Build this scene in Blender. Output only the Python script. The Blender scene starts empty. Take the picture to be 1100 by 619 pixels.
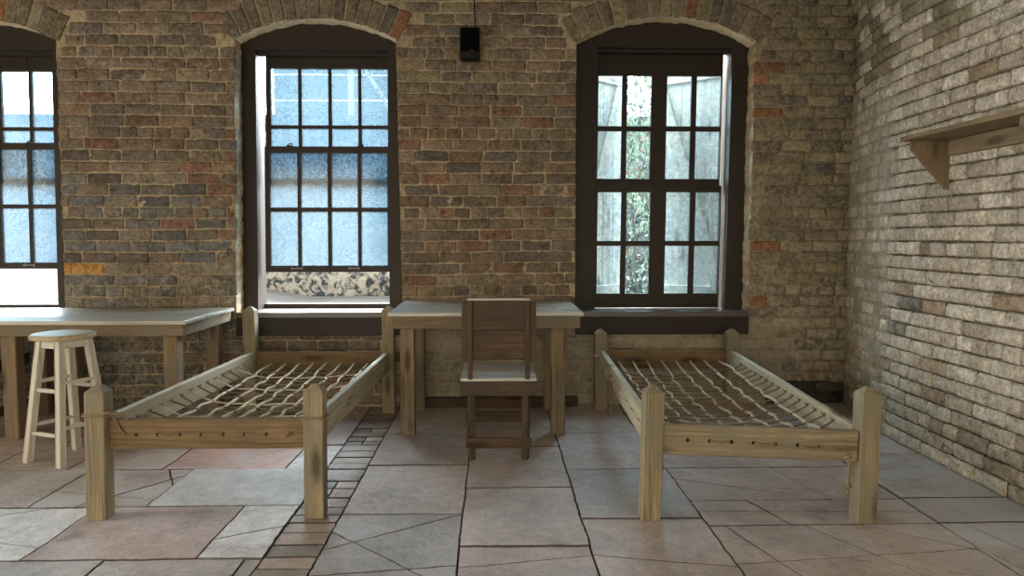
import bpy, math, random
import numpy as np
from mathutils import Vector, Matrix, noise, Euler
random.seed(7)
C = bpy.context.scene.collection
sc = bpy.context.scene
PI = math.pi

# ------------------------------------------------------------------ camera
cam_d = bpy.data.cameras.new('camera'); cam = bpy.data.objects.new('camera', cam_d); C.objects.link(cam)
cam.location = (0, -5.45, 1.25)
cam.rotation_euler = (math.radians(90 - 3.93), 0, math.radians(-1.44))
cam_d.sensor_width = 36; cam_d.lens = 36 * 794 / 1100; cam_d.clip_start = 0.05; cam_d.clip_end = 300
sc.camera = cam
sc.view_settings.view_transform = 'Standard'; sc.view_settings.look = 'None'
sc.view_settings.gamma = 1; sc.view_settings.use_curve_mapping = False
sc.view_settings.exposure = 1.75
sc.cycles.use_denoising = True
sc.cycles.max_bounces = 8; sc.cycles.diffuse_bounces = 5; sc.cycles.transparent_max_bounces = 12
sc.cycles.sample_clamp_indirect = 6

# ------------------------------------------------------------------ world: overcast sky, warmer behind the camera
SKY = 6.0
w = bpy.data.worlds.new('sky'); sc.world = w; w.use_nodes = True
nt = w.node_tree; nt.nodes.clear()
tc = nt.nodes.new('ShaderNodeTexCoord'); sx = nt.nodes.new('ShaderNodeSeparateXYZ')
mr = nt.nodes.new('ShaderNodeMapRange'); mr.inputs[1].default_value = -0.35; mr.inputs[2].default_value = 0.35
mx = nt.nodes.new('ShaderNodeMix'); mx.data_type = 'RGBA'
mx.inputs[6].default_value = (0.235, 0.21, 0.165, 1); mx.inputs[7].default_value = (2.15, 2.33, 2.46, 1)
bg = nt.nodes.new('ShaderNodeBackground'); bg.inputs[1].default_value = SKY
wo = nt.nodes.new('ShaderNodeOutputWorld')
L = nt.links
L.new(tc.outputs['Generated'], sx.inputs[0]); L.new(sx.outputs['Y'], mr.inputs[0]); L.new(mr.outputs[0], mx.inputs[0])
L.new(mx.outputs[2], bg.inputs[0]); L.new(bg.outputs[0], wo.inputs[0])

def portal(name, loc, rot, sx_, sy_):
    d = bpy.data.lights.new(name, 'AREA'); d.shape = 'RECTANGLE'; d.size = sx_; d.size_y = sy_
    d.cycles.is_portal = True
    o = bpy.data.objects.new(name, d); o.location = loc; o.rotation_euler = rot; C.objects.link(o)
REAR_Y = -8.2; LEFT_X = -5.6; CEIL = 3.35; T = 0.5
for nm, x, wd in (('daylight_portal_a', -3.71, 1.2), ('daylight_portal_b', -1.29, 1.2), ('daylight_portal_c', 1.26, 1.32)):
    portal(nm, (x, T + .02, 1.75), (math.radians(-90), 0, 0), wd, 2.2)
REAR_OPEN = [(-4.3, -2.3, 0.0, 2.6), (-1.3, 0.7, 0.0, 2.6), (1.2, 2.1, 0.6, 2.6)]
for i, (a, b, z0, z1) in enumerate(REAR_OPEN):
    portal('daylight_portal_r%d' % i, ((a + b) / 2, REAR_Y - .25, (z0 + z1) / 2), (math.radians(90), 0, 0), b - a, z1 - z0)
LEFT_OPEN = [(-6.6, -5.0, 0.0, 2.6), (-3.6, -2.0, 0.6, 2.6)]
for i, (a, b, z0, z1) in enumerate(LEFT_OPEN):
    portal('daylight_portal_l%d' % i, (LEFT_X - .25, (a + b) / 2, (z0 + z1) / 2), (math.radians(90), 0, math.radians(-90)), b - a, z1 - z0)

# ------------------------------------------------------------------ helpers
def lin(c):
    return tuple(((v / 255) / 12.92 if v / 255 <= .04045 else ((v / 255 + .055) / 1.055) ** 2.4) for v in c)
def L4(*c): return lin(c) + (1,)

class NT:
    def __init__(s, name):
        s.m = bpy.data.materials.new(name); s.m.use_nodes = True; s.t = s.m.node_tree
        s.t.nodes.clear(); s.out = s.n('ShaderNodeOutputMaterial')
    def n(s, t, **k):
        x = s.t.nodes.new(t)
        for a, b in k.items(): setattr(x, a, b)
        return x
    def l(s, a, b): s.t.links.new(a, b)
    def put(s, v, sock):
        if hasattr(v, 'links') or hasattr(v, 'is_linked'): s.l(v, sock)
        else: sock.default_value = v
    def mix(s, f, a, b, mode='MIX'):
        x = s.n('ShaderNodeMix', data_type='RGBA', blend_type=mode)
        s.put(f, x.inputs[0]); s.put(a, x.inputs[6]); s.put(b, x.inputs[7]); return x.outputs[2]
    def noise(s, vec, scale, detail=4, rough=.55, dist=0.0, out=0):
        x = s.n('ShaderNodeTexNoise'); s.l(vec, x.inputs['Vector'])
        x.inputs['Scale'].default_value = scale; x.inputs['Detail'].default_value = detail
        x.inputs['Roughness'].default_value = rough; x.inputs['Distortion'].default_value = dist
        return x.outputs[out]
    def ramp(s, f, a, b, c0=(0, 0, 0, 1), c1=(1, 1, 1, 1)):
        x = s.n('ShaderNodeValToRGB'); x.color_ramp.elements[0].position = a; x.color_ramp.elements[1].position = b
        x.color_ramp.elements[0].color = c0; x.color_ramp.elements[1].color = c1
        s.l(f, x.inputs[0]); return x.outputs[0]
    def math(s, op, a, b=0.0, c=None):
        x = s.n('ShaderNodeMath', operation=op); s.put(a, x.inputs[0]); s.put(b, x.inputs[1])
        if c is not None: s.put(c, x.inputs[2])
        return x.outputs[0]
    def mapv(s, vec, scale):
        x = s.n('ShaderNodeMapping'); s.l(vec, x.inputs[0]); x.inputs['Scale'].default_value = scale; return x.outputs[0]
    def bump(s, h, strength, dist=.01):
        x = s.n('ShaderNodeBump'); x.inputs['Strength'].default_value = strength; x.inputs['Distance'].default_value = dist
        s.l(h, x.inputs['Height']); return x.outputs[0]
    def bsdf(s, col, rough=.8, normal=None, spec=.3, metallic=0.0):
        b = s.n('ShaderNodeBsdfPrincipled'); s.put(col, b.inputs['Base Color']); s.put(rough, b.inputs['Roughness'])
        b.inputs['Specular IOR Level'].default_value = spec; b.inputs['Metallic'].default_value = metallic
        if normal is not None: s.l(normal, b.inputs['Normal'])
        s.l(b.outputs[0], s.out.inputs[0]); return b
    def obj(s): return s.n('ShaderNodeTexCoord').outputs['Object']
    def attr(s, name):
        return s.n('ShaderNodeAttribute', attribute_name=name)

def mat_masonry(name, mortar=False, strength=1.0):
    t = NT(name); o = t.obj(); a = t.attr('tint')
    n1 = t.noise(o, 9, 6, .6); n2 = t.noise(o, 60, 5, .65); n3 = t.noise(o, 22, 7, .7, .4)
    n5 = t.noise(o, 34, 6, .75, .5)
    v = t.math('ADD', t.math('MULTIPLY', n1, .35), t.math('ADD', t.math('MULTIPLY', n2, .35), t.math('MULTIPLY', n5, .65)))
    col = t.mix(1.0, a.outputs['Color'], t.ramp(v, .48, .82, (.34, .33, .32, 1), (2.15, 2.12, 2.05, 1)), 'MULTIPLY')
    # lime wash and mortar smears, amount carried by the alpha of the tint
    thr = t.math('SUBTRACT', 0.70, t.math('MULTIPLY', a.outputs['Alpha'], .36))
    m = t.math('MULTIPLY', t.math('SUBTRACT', n3, thr), 7.0)
    x = t.n('ShaderNodeClamp'); t.l(m, x.inputs[0]); m = t.math('MULTIPLY', x.outputs[0], .72)
    wash = t.mix(n1, L4(150, 140, 116), L4(196, 188, 170))
    col = t.mix(m, col, wash)
    pit = t.ramp(t.noise(o, 19, 5, .7, 1.0), .30, .37)
    col = t.mix(1.0, col, t.mix(pit, (.35, .33, .31, 1), (1, 1, 1, 1)), 'MULTIPLY')
    h = t.math('ADD', t.math('ADD', t.math('MULTIPLY', n2, .5), t.math('MULTIPLY', n3, 1.0)), t.math('MULTIPLY', pit, .5))
    t.bsdf(col, .9, t.bump(h, strength, .006), .2)
    return t.m
M = {}
M['brick'] = mat_masonry('brick_masonry')
def mat_wood(name, light, dark, rough=.7, spec=.3, grey=None, grain=1.0, knots=True, bump=.35):
    t = NT(name); g = t.attr('gco').outputs['Vector']
    a = t.noise(t.mapv(g, (1.2, 22, 22)), 1.0, 5, .6, .6)
    b = t.noise(t.mapv(g, (5, 160, 160)), 1.0, 3, .6)
    wv = t.n('ShaderNodeTexWave', wave_type='RINGS', rings_direction='X'); t.l(t.mapv(g, (.9, 9, 9)), wv.inputs[0])
    wv.inputs['Scale'].default_value = 2.2; wv.inputs['Distortion'].default_value = 9; wv.inputs['Detail'].default_value = 3
    wv.inputs['Detail Scale'].default_value = 1.2
    big = t.noise(t.mapv(g, (.9, 7, 7)), 1.0, 3, .5, .8)
    f = t.math('ADD', t.math('MULTIPLY', a, .45), t.math('ADD', t.math('ADD', t.math('MULTIPLY', b, .28 * grain), t.math('MULTIPLY', big, .28)), t.math('MULTIPLY', wv.outputs['Fac'], .10 * grain)))
    col = t.mix(t.ramp(f, .36, .64), dark, light)
    if grey is not None:
        col = t.mix(t.ramp(t.noise(g, 3.2, 4, .6, .5), .38, .66), col, grey)
    if knots:
        vo = t.n('ShaderNodeTexVoronoi'); t.l(t.mapv(g, (2.4, 8.5, 8.5)), vo.inputs['Vector']); vo.inputs['Scale'].default_value = 1.0
        vo.inputs['Randomness'].default_value = 1
        k = t.ramp(vo.outputs['Distance'], .10, .25, (1, 1, 1, 1), (0, 0, 0, 1))
        col = t.mix(t.math('MULTIPLY', k, .7), col, (dark[0] * .35, dark[1] * .3, dark[2] * .25, 1))
    t.bsdf(col, rough, t.bump(f, bump, .004), spec)
    return t.m
M['pine'] = mat_wood('pine_lumber', L4(172, 156, 124), L4(98, 80, 57), grey=L4(134, 127, 106))
M['pine_pale'] = mat_wood('pale_pine_side_rail', L4(206, 196, 170), L4(150, 136, 106), grey=L4(186, 178, 154))
M['pine_brown'] = mat_wood('brown_pine_lumber', L4(146, 122, 88), L4(84, 64, 42), grey=L4(112, 94, 68))
M['table_wood'] = mat_wood('weathered_table_wood', L4(152, 130, 100), L4(78, 61, 44), grey=L4(126, 116, 96))
M['top_wood'] = mat_wood('worn_grey_tabletop', L4(206, 204, 194), L4(150, 144, 132), rough=.34, spec=.8, knots=False, bump=.12)
M['old_wood'] = mat_wood('dark_old_chair_wood', L4(104, 82, 62), L4(46, 35, 27), grey=L4(76, 65, 54))
M['stool_wood'] = mat_wood('pale_washed_stool_wood', L4(226, 222, 208), L4(176, 168, 148), grey=L4(210, 206, 192), knots=False, rough=.55)
M['seat_wood'] = mat_wood('honey_stool_seat_wood', L4(205, 190, 158), L4(158, 130, 86), knots=False, rough=.4, spec=.5)
M['shelf_wood'] = mat_wood('shelf_pine', L4(158, 138, 106), L4(98, 78, 54), grey=L4(128, 110, 84))
M['shutter_wood'] = mat_wood('bleached_shutter_planks', L4(232, 228, 218), L4(160, 158, 154), grey=L4(220, 208, 190), knots=True)
M['ceiling_wood'] = mat_wood('ceiling_boards', L4(120, 100, 76), L4(70, 54, 38))
def mat_paint(name, c, rough=.5, spec=.35):
    t = NT(name); o = t.obj(); n = t.noise(o, 14, 5, .6)
    col = t.mix(n, (c[0] * .8, c[1] * .8, c[2] * .8, 1), (c[0] * 1.25, c[1] * 1.22, c[2] * 1.2, 1))
    t.bsdf(col, rough, t.bump(t.noise(t.mapv(o, (60, 60, 5)), 1, 3), .12, .003), spec); return t.m
M['paint'] = mat_paint('dark_brown_paint', L4(50, 42, 34))
M['sill_paint'] = mat_paint('glossy_brown_sill_paint', L4(84, 78, 72), .28, 1.0)
M['iron'] = mat_paint('pale_worn_iron', L4(120, 122, 120), .4, .5)
M['black'] = mat_paint('black_plastic', L4(14, 13, 12), .5)
M['mesh_black'] = mat_paint('black_grille_cloth', L4(8, 8, 8), .9, .1)
def mat_rope(name, a, b):
    t = NT(name); o = t.obj(); n = t.noise(o, 90, 3); col = t.mix(n, a, b)
    t.bsdf(col, .85, t.bump(t.noise(o, 500, 2), .3, .001), .15); return t.m
M['rope'] = mat_rope('hemp_rope', L4(190, 178, 150), L4(232, 224, 200))
M['rope_dark'] = mat_rope('dark_hemp_rope', L4(104, 88, 68), L4(158, 142, 116))
def mat_glass(name, dirt_or_shade, base, spots):
    t = NT(name); o = t.obj()
    n = t.noise(o, spots, 8, .72, .8); n2 = t.noise(o, 3.0, 3, .5)
    f = t.math('ADD', base, t.math('MULTIPLY', t.ramp(t.math('ADD', t.math('MULTIPLY', n, .8), t.math('MULTIPLY', n2, .25)), .45, .66), dirt_or_shade))
    tr = t.n('ShaderNodeBsdfTransparent'); tr.inputs[0].default_value = (.72, .84, .90, 1)
    tl = t.n('ShaderNodeBsdfTranslucent'); tl.inputs[0].default_value = (.085, .125, .155, 1)
    df = t.n('ShaderNodeBsdfDiffuse'); df.inputs[0].default_value = (.5, .55, .55, 1)
    m0 = t.n('ShaderNodeMixShader'); m0.inputs[0].default_value = .25; t.l(tl.outputs[0], m0.inputs[1]); t.l(df.outputs[0], m0.inputs[2])
    m1 = t.n('ShaderNodeMixShader'); t.l(f, m1.inputs[0]); t.l(tr.outputs[0], m1.inputs[1]); t.l(m0.outputs[0], m1.inputs[2])
    gl = t.n('ShaderNodeBsdfGlossy'); gl.inputs['Roughness'].default_value = .08
    m2 = t.n('ShaderNodeMixShader'); m2.inputs[0].default_value = .04; t.l(m1.outputs[0], m2.inputs[1]); t.l(gl.outputs[0], m2.inputs[2])
    t.l(m2.outputs[0], t.out.inputs[0]); return t.m
M['glass_dirty'] = mat_glass('dirty_window_glass', .5, .34, 46)
M['glass_clear'] = mat_glass('old_window_glass', .25, .06, 26)
# flagstones
def mat_flag():
    t = NT('worn_flagstone'); o = t.obj(); a = t.attr('tint')
    n1 = t.noise(o, 2.2, 6, .6, .6); n2 = t.noise(o, 14, 8, .65, .3); n3 = t.noise(o, 90, 4, .6)
    n6 = t.noise(o, 45, 6, .75, .4)
    v = t.math('ADD', t.math('MULTIPLY', n1, .5), t.math('ADD', t.math('MULTIPLY', n2, .4), t.math('MULTIPLY', n6, .35)))
    col = t.mix(1.0, a.outputs['Color'], t.ramp(v, .42, .84, (.68, .655, .64, 1), (2.25, 2.23, 2.22, 1)), 'MULTIPLY')
    n4 = t.noise(o, 1.6, 7, .62, 1.2)
    thr = t.math('SUBTRACT', .80, t.math('MULTIPLY', a.outputs['Alpha'], .42))
    x = t.n('ShaderNodeClamp'); t.l(t.math('MULTIPLY', t.math('SUBTRACT', n4, thr), 12), x.inputs[0])
    col = t.mix(t.math('MULTIPLY', x.outputs[0], .65), col, L4(196, 198, 196))
    col = t.mix(t.ramp(n3, .30, .38, (.5, .5, .5, 1), (0, 0, 0, 1)), col, (.05, .045, .04, 1))
    rough = t.math('ADD', .27, t.math('MULTIPLY', n2, .35))
    # flaked layers
    st = t.n('ShaderNodeMath', operation='SNAP'); t.l(t.noise(o, 3.2, 5, .55, .5), st.inputs[0]); st.inputs[1].default_value = .09
    h = t.math('ADD', t.math('MULTIPLY', st.outputs[0], 1.6), t.math('ADD', t.math('MULTIPLY', n2, .8), t.math('MULTIPLY', n3, .12)))
    t.bsdf(col, rough, t.bump(h, .75, .014), .45); return t.m
M['flag'] = mat_flag()
def mat_simple(name, c0, c1, scale, rough=.9, bs=.5, thr=(.35, .65), dist=0):
    t = NT(name); o = t.obj(); n = t.noise(o, scale, 8, .65, dist)
    t.bsdf(t.mix(t.ramp(n, *thr), c0, c1), rough, t.bump(n, bs, .02), .2); return t.m
M['grout'] = mat_simple('dark_floor_grout', L4(38, 34, 30), L4(78, 72, 64), 30)
M['plaster'] = mat_simple('cream_lime_plaster', L4(222, 196, 150), L4(252, 236, 202), 16, bs=.8, thr=(.25, .6))
M['sand'] = mat_simple('pale_sand', L4(50, 50, 49), L4(64, 63, 62), 1.6, bs=.2)
M['tabby'] = mat_simple('mottled_rubble_wall', L4(34, 42, 50), L4(122, 120, 114), 5, bs=.8, thr=(.44, .56), dist=1.0)
M['pale_ext'] = mat_simple('pale_outbuilding_boards', L4(104, 112, 116), L4(128, 134, 136), 2, bs=.2)
M['leaf'] = mat_simple('vine_leaves', L4(112, 128, 96), L4(184, 188, 168), 9)
M['leaf_red'] = mat_simple('reddened_vine_leaves', L4(176, 110, 104), L4(196, 160, 148), 9)
M['stem'] = mat_simple('vine_stem', L4(70, 60, 50), L4(110, 100, 88), 20)

class MB:
    """collects verts, faces, material slots, per-vertex grain coordinates and tints; build() links ONE mesh object"""
    def __init__(s): s.v = []; s.f = []; s.mi = []; s.g = []; s.c = []; s.sm = []
    def add(s, vs, fs, mi=0, gs=None, cs=None, smooth=False):
        b = len(s.v); s.v += [tuple(p) for p in vs]
        s.g += gs if gs is not None else [tuple(p) for p in vs]
        s.c += cs if cs is not None else [(1, 1, 1, 1)] * len(vs)
        for f in fs: s.f.append(tuple(i + b for i in f)); s.mi.append(mi); s.sm.append(smooth)
    def build(s, name, mats, parent=None, label=None, xform=None):
        me = bpy.data.meshes.new(name); me.from_pydata(s.v, [], s.f)
        mats = mats if isinstance(mats, (list, tuple)) else [mats]
        for m in mats: me.materials.append(m)
        me.polygons.foreach_set('material_index', s.mi); me.polygons.foreach_set('use_smooth', s.sm)
        a = me.attributes.new('gco', 'FLOAT_VECTOR', 'POINT'); a.data.foreach_set('vector', np.array(s.g, dtype=np.float32).ravel())
        a = me.attributes.new('tint', 'FLOAT_COLOR', 'POINT'); a.data.foreach_set('color', np.array(s.c, dtype=np.float32).ravel())
        me.update(); me.validate()
        o = bpy.data.objects.new(name, me); C.objects.link(o)
        if parent is not None: o.parent = parent
        if label: o['label'] = label
        return o
    # chamfered box: centre c, size (x,y,z), rotation matrix R (3x3), grain axis 0/1/2
    def box(s, c, size, ax=None, ch=.003, R=None, mi=0, taper=None):
        hx, hy, hz = size[0] / 2, size[1] / 2, size[2] / 2
        ch = min(ch, hx * .6, hy * .6, hz * .6)
        if ax is None: ax = max(range(3), key=lambda i: size[i])
        vs = []; idx = {}
        for sx_ in (-1, 1):
            for sy_ in (-1, 1):
                for sz_ in (-1, 1):
                    for k in range(3):
                        p = [sx_ * hx, sy_ * hy, sz_ * hz]
                        for j in range(3):
                            if j != k: p[j] -= (sx_, sy_, sz_)[j] * ch
                        idx[(sx_, sy_, sz_, k)] = len(vs); vs.append(p)
        fs = []
        def I(sg, k): return idx[(sg[0], sg[1], sg[2], k)]
        for k in range(3):
            a_, b_ = [(1, 2), (2, 0), (0, 1)][k]
            for sg in (-1, 1):
                q = []
                for (u, v_) in ((-1, -1), (1, -1), (1, 1), (-1, 1)):
                    t_ = [0, 0, 0]; t_[k] = sg; t_[a_] = u; t_[b_] = v_; q.append(I(t_, k))
                fs.append(q if sg > 0 else q[::-1])
        for k in range(3):      # edges parallel to k
            a_, b_ = [(1, 2), (2, 0), (0, 1)][k]
            for u in (-1, 1):
                for v_ in (-1, 1):
                    t0 = [0, 0, 0]; t0[a_] = u; t0[b_] = v_; t1 = list(t0); t0[k] = -1; t1[k] = 1
                    q = [I(t0, a_), I(t1, a_), I(t1, b_), I(t0, b_)]
                    fs.append(q if u * v_ < 0 else q[::-1])
        for sx_ in (-1, 1):
            for sy_ in (-1, 1):
                for sz_ in (-1, 1):
                    q = [I((sx_, sy_, sz_), 0), I((sx_, sy_, sz_), 1), I((sx_, sy_, sz_), 2)]
                    fs.append(q if sx_ * sy_ * sz_ > 0 else q[::-1])
        ro = [random.uniform(-9, 9) for _ in range(3)]
        gs = []; out = []
        for p in vs:
            if taper: # scale x/y toward the bottom (z) end
                k = 1 + (taper - 1) * (.5 - p[2] / (2 * hz)); p = [p[0] * k, p[1] * k, p[2]]
            q = (p[ax], p[(ax + 1) % 3], p[(ax + 2) % 3])
            gs.append((q[0] + ro[0], q[1] + ro[1], q[2] + ro[2]))
            v = Vector(p)
            if R is not None: v = R @ v
            out.append((v.x + c[0], v.y + c[1], v.z + c[2]))
        s.add(out, fs, mi, gs)
    def beam(s, p0, p1, w_, d_, ch=.003, roll=0.0, mi=0):
        p0 = Vector(p0); p1 = Vector(p1); z = (p1 - p0).normalized()
        R = z.to_track_quat('Z', 'Y').to_matrix() @ Matrix.Rotation(roll, 3, 'Z')
        s.box(tuple((p0 + p1) / 2), (w_, d_, (p1 - p0).length), 2, ch, R, mi)
    def prism(s, prof, axis, a0, a1, mi=0, ax=None):
        """extrude a closed 2-D profile along axis from a0 to a1"""
        n = len(prof); vs = []
        for a in (a0, a1):
            for (u, v_) in prof:
                p = [0, 0, 0]; p[axis] = a; p[(axis + 1) % 3] = u; p[(axis + 2) % 3] = v_; vs.append(p)
        fs = [tuple(range(n))[::-1], tuple(range(n, 2 * n))] + [(i, (i + 1) % n, n + (i + 1) % n, n + i) for i in range(n)]
        ro = random.uniform(-9, 9); g = ax if ax is not None else axis
        s.add(vs, fs, mi, [(p[g] + ro, p[(g + 1) % 3] + ro, p[(g + 2) % 3]) for p in vs])
    def tube(s, pts, r, seg=8, mi=0, caps=True, twist=0.0, smooth=True):
        pts = [Vector(p) for p in pts]; n = len(pts)
        up = Vector((0, 0, 1)); vs = []; gs = []; dist = 0; prev = None
        for i, p in enumerate(pts):
            t_ = (pts[min(i + 1, n - 1)] - pts[max(i - 1, 0)])
            if t_.length < 1e-9: t_ = Vector((0, 0, 1))
            t_.normalize()
            if prev is None:
                a_ = t_.cross(up if abs(t_.z) < .9 else Vector((1, 0, 0))).normalized()
            else:
                a_ = (prev - t_ * prev.dot(t_)).normalized()
            prev = a_; b_ = t_.cross(a_)
            if i: dist += (p - pts[i - 1]).length
            rr = r[i] if isinstance(r, (list, tuple)) else r
            for k in range(seg):
                th = 2 * PI * k / seg
                q = rr * (1 + (.2 * math.cos(3 * (th - twist * dist)) if twist else 0))
                vs.append(p + a_ * math.cos(th) * q + b_ * math.sin(th) * q); gs.append((dist, math.cos(th) * q, math.sin(th) * q))
        fs = []
        for i in range(n - 1):
            for k in range(seg):
                fs.append((i * seg + k, i * seg + (k + 1) % seg, (i + 1) * seg + (k + 1) % seg, (i + 1) * seg + k))
        if caps: fs += [tuple(range(seg))[::-1], tuple((n - 1) * seg + k for k in range(seg))]
        s.add(vs, fs, mi, gs, smooth=smooth)
    def lathe(s, c, prof, seg=32, mi=0, smooth=True):
        vs = []; n = len(prof)
        for (r, z) in prof:
            for k in range(seg):
                th = 2 * PI * k / seg; vs.append((c[0] + r * math.cos(th), c[1] + r * math.sin(th), c[2] + z))
        fs = []
        for i in range(n - 1):
            for k in range(seg): fs.append((i * seg + k, i * seg + (k + 1) % seg, (i + 1) * seg + (k + 1) % seg, (i + 1) * seg + k))
        fs += [tuple(range(seg))[::-1], tuple((n - 1) * seg + k for k in range(seg))]
        s.add(vs, fs, mi, smooth=smooth)

def struct(o): o['kind'] = 'structure'; return o
def tag(o, label, cat, group=None):
    o['label'] = label; o['category'] = cat
    if group: o['group'] = group
    return o
def thing(name, label, cat, loc, rz=0, group=None):
    o = bpy.data.objects.new(name, None); C.objects.link(o); o.location = loc; o.rotation_euler = (0, 0, rz)
    o.empty_display_size = .1
    return tag(o, label, cat, group)
class Local(MB):
    """mesh builder working in world coordinates, stored relative to a thing placed at loc"""
    def __init__(s, root): super().__init__(); s.root = root
    def build(s, name, mats, parent=None, label=None):
        l = s.root.location; s.v = [(x - l.x, y - l.y, z - l.z) for x, y, z in s.v]
        return super().build(name, mats, parent if parent is not None else s.root, label)

# ================================================================== SETTING
# ---- window openings in the back wall (room face at y = 0): left, right, spring, crown, sill
SILL = 0.70
OPEN = [dict(l=(-4.31, -4.31), r=(-3.11, -3.118), sp=2.655, cr=2.80),
        dict(l=(-1.852, -1.885), r=(-0.70, -0.668), sp=2.672, cr=2.815),
        dict(l=(0.603, 0.603), r=(1.915, 1.900), sp=2.665, cr=2.845)]
def side(o, k, z):
    a, b = o[k]; t_ = max(0, min(1, (z - SILL) / (o['sp'] - SILL))); return b + (a - b) * t_
def arch_geo(o):
    x0, x1 = o['l'][0], o['r'][0]; h = (x1 - x0) / 2; k = o['cr'] - o['sp']; R = (h * h + k * k) / (2 * k)
    return (x0 + x1) / 2, o['cr'] - R, R
def arch_z(o, x):
    cx, cz, R = arch_geo(o); return cz + math.sqrt(max(1e-6, R * R - (x - cx) ** 2))
WX0, WX1 = LEFT_X, 2.66

def nz(x, y, z, s_=1.0): return noise.noise(Vector((x * s_, y * s_, z * s_)))

wall = MB()
MORT_L = lin((154, 141, 117)); MORT_R = lin((120, 112, 98))
def mortar_tint(x, z):
    k = nz(x, 3, z, 1.7) * .5 + .5
    base = [v * (.75 + .5 * k) for v in MORT_L]
    g = max(0, min(1, (x - 1.6) / .9)); base = [b * (1 - g) + q * g * .8 for b, q in zip(base, MORT_R)]
    wsh = .45
    if z < .66 and -.75 < x < 2.3: wsh = 1.0
    d = 1.0
    if x > 2.12 and z < .17 + .06 * nz(x, 1, z, 6): d = .2  # dark hole at the corner base, its shade put into the mortar tint
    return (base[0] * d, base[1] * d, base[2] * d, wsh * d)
def patch(mb, xa, xb, z0, z1, nx, nzz, y=0.0, amp=.004, tint=mortar_tint):
    """xa, xb: functions of z;  z0, z1: functions of s"""
    vs = []; cs = []
    for j in range(nzz + 1):
        for i in range(nx + 1):
            s_ = i / nx; z = z0(s_) + (z1(s_) - z0(s_)) * j / nzz; x = xa(z) + (xb(z) - xa(z)) * s_
            d = 0 if (j == 0) else amp * (nz(x, 0, z, 14) + .6 * nz(x, 5, z, 40))
            vs.append((x, y + d, z)); cs.append(tint(x, z))
    fs = [(j * (nx + 1) + i, j * (nx + 1) + i + 1, (j + 1) * (nx + 1) + i + 1, (j + 1) * (nx + 1) + i) for j in range(nzz) for i in range(nx)]
    mb.add(vs, fs, 0, cs=cs, smooth=True)
edges = [WX0] + [e for o in OPEN for e in (o, o)] + [WX1]
for k in range(4):
    lo = OPEN[k - 1] if k > 0 else None; hi = OPEN[k] if k < 3 else None
    xa = (lambda z, o=lo: side(o, 'r', z)) if lo else (lambda z: WX0)
    xb = (lambda z, o=hi: side(o, 'l', z)) if hi else (lambda z: WX1)
    wd = xb(1) - xa(1)
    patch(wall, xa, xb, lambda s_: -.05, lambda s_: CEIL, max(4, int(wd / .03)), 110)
for o in OPEN:
    x0, x1 = o['l'][0], o['r'][0]
    patch(wall, lambda z, o=o: side(o, 'l', z), lambda z, o=o: side(o, 'r', z), lambda s_: -.05, lambda s_: SILL - .16, 38, 20)
    patch(wall, lambda z: x0, lambda z: x1, lambda s_, o=o, x0=x0, x1=x1: arch_z(o, x0 + (x1 - x0) * s_), lambda s_: CEIL, 48, 20)
# reveals: jambs (brick ends smeared with lime) and plastered soffit, plus the outer face of the wall
def strip(mb, path, y0, y1, ny, mi, tint, amp=.006, nrm=None, flip=False):
    vs = []; cs = []
    for j in range(ny + 1):
        for (x, z, nx_, nz_) in path:
            y = y0 + (y1 - y0) * j / ny
            d = amp * (nz(x * 1, y, z, 18) + .7 * nz(x, y + 7, z, 45)) - (0 if j else .0)
            vs.append((x + nx_ * d, y, z + nz_ * d)); cs.append(tint(x, y, z))
    n = len(path)
    fs = [(j * n + i, j * n + i + 1, (j + 1) * n + i + 1, (j + 1) * n + i) for j in range(ny) for i in range(n - 1)]
    if flip: fs = [f[::-1] for f in fs]
    mb.add(vs, fs, mi, cs=cs, smooth=True)
def jamb_tint(x, y, z):
    k = (z / .0817) % 1.0; row = int(z / .0817)
    rr = random.Random(row * 7 + int(x * 3)).random()
    if k < .2: c = lin((222, 202, 160)); a_ = 1.0
    else:
        c = lin([(168, 134, 106), (198, 178, 142), (160, 150, 134), (196, 146, 108), (214, 194, 154)][int(rr * 5)]); a_ = .9
    return (c[0], c[1], c[2], a_)
for o in OPEN:
    zs = np.linspace(SILL - .2, o['sp'], 90)
    strip(wall, [(side(o, 'l', z), z, 1, 0) for z in zs], -.004, T, 10, 0, jamb_tint, .008)
    strip(wall, [(side(o, 'r', z), z, -1, 0) for z in zs], -.004, T, 10, 0, jamb_tint, .008, flip=True)
    cx, cz, R = arch_geo(o); a0 = math.atan2(o['sp'] - cz, o['l'][0] - cx); a1 = math.atan2(o['sp'] - cz, o['r'][0] - cx)
    strip(wall, [(cx + R * math.cos(a), cz + R * math.sin(a), -math.cos(a), -math.sin(a)) for a in np.linspace(a0, a1, 60)], -.012, T, 14, 1, lambda x, y, z: (1, 1, 1, 1), .010)
    patch(wall, lambda z, o=o: side(o, 'l', z), lambda z, o=o: side(o, 'r', z), lambda s_: SILL - .165, lambda s_: SILL - .16, 2, 1, amp=0)
    # bed of the opening under the sill board
    wall.add([(o['l'][1], 0, SILL - .16), (o['r'][1], 0, SILL - .16), (o['r'][1], T, SILL - .16), (o['l'][1], T, SILL - .16)], [(0, 1, 2, 3)], 0, cs=[(.3, .25, .2, .5)] * 4)
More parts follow.
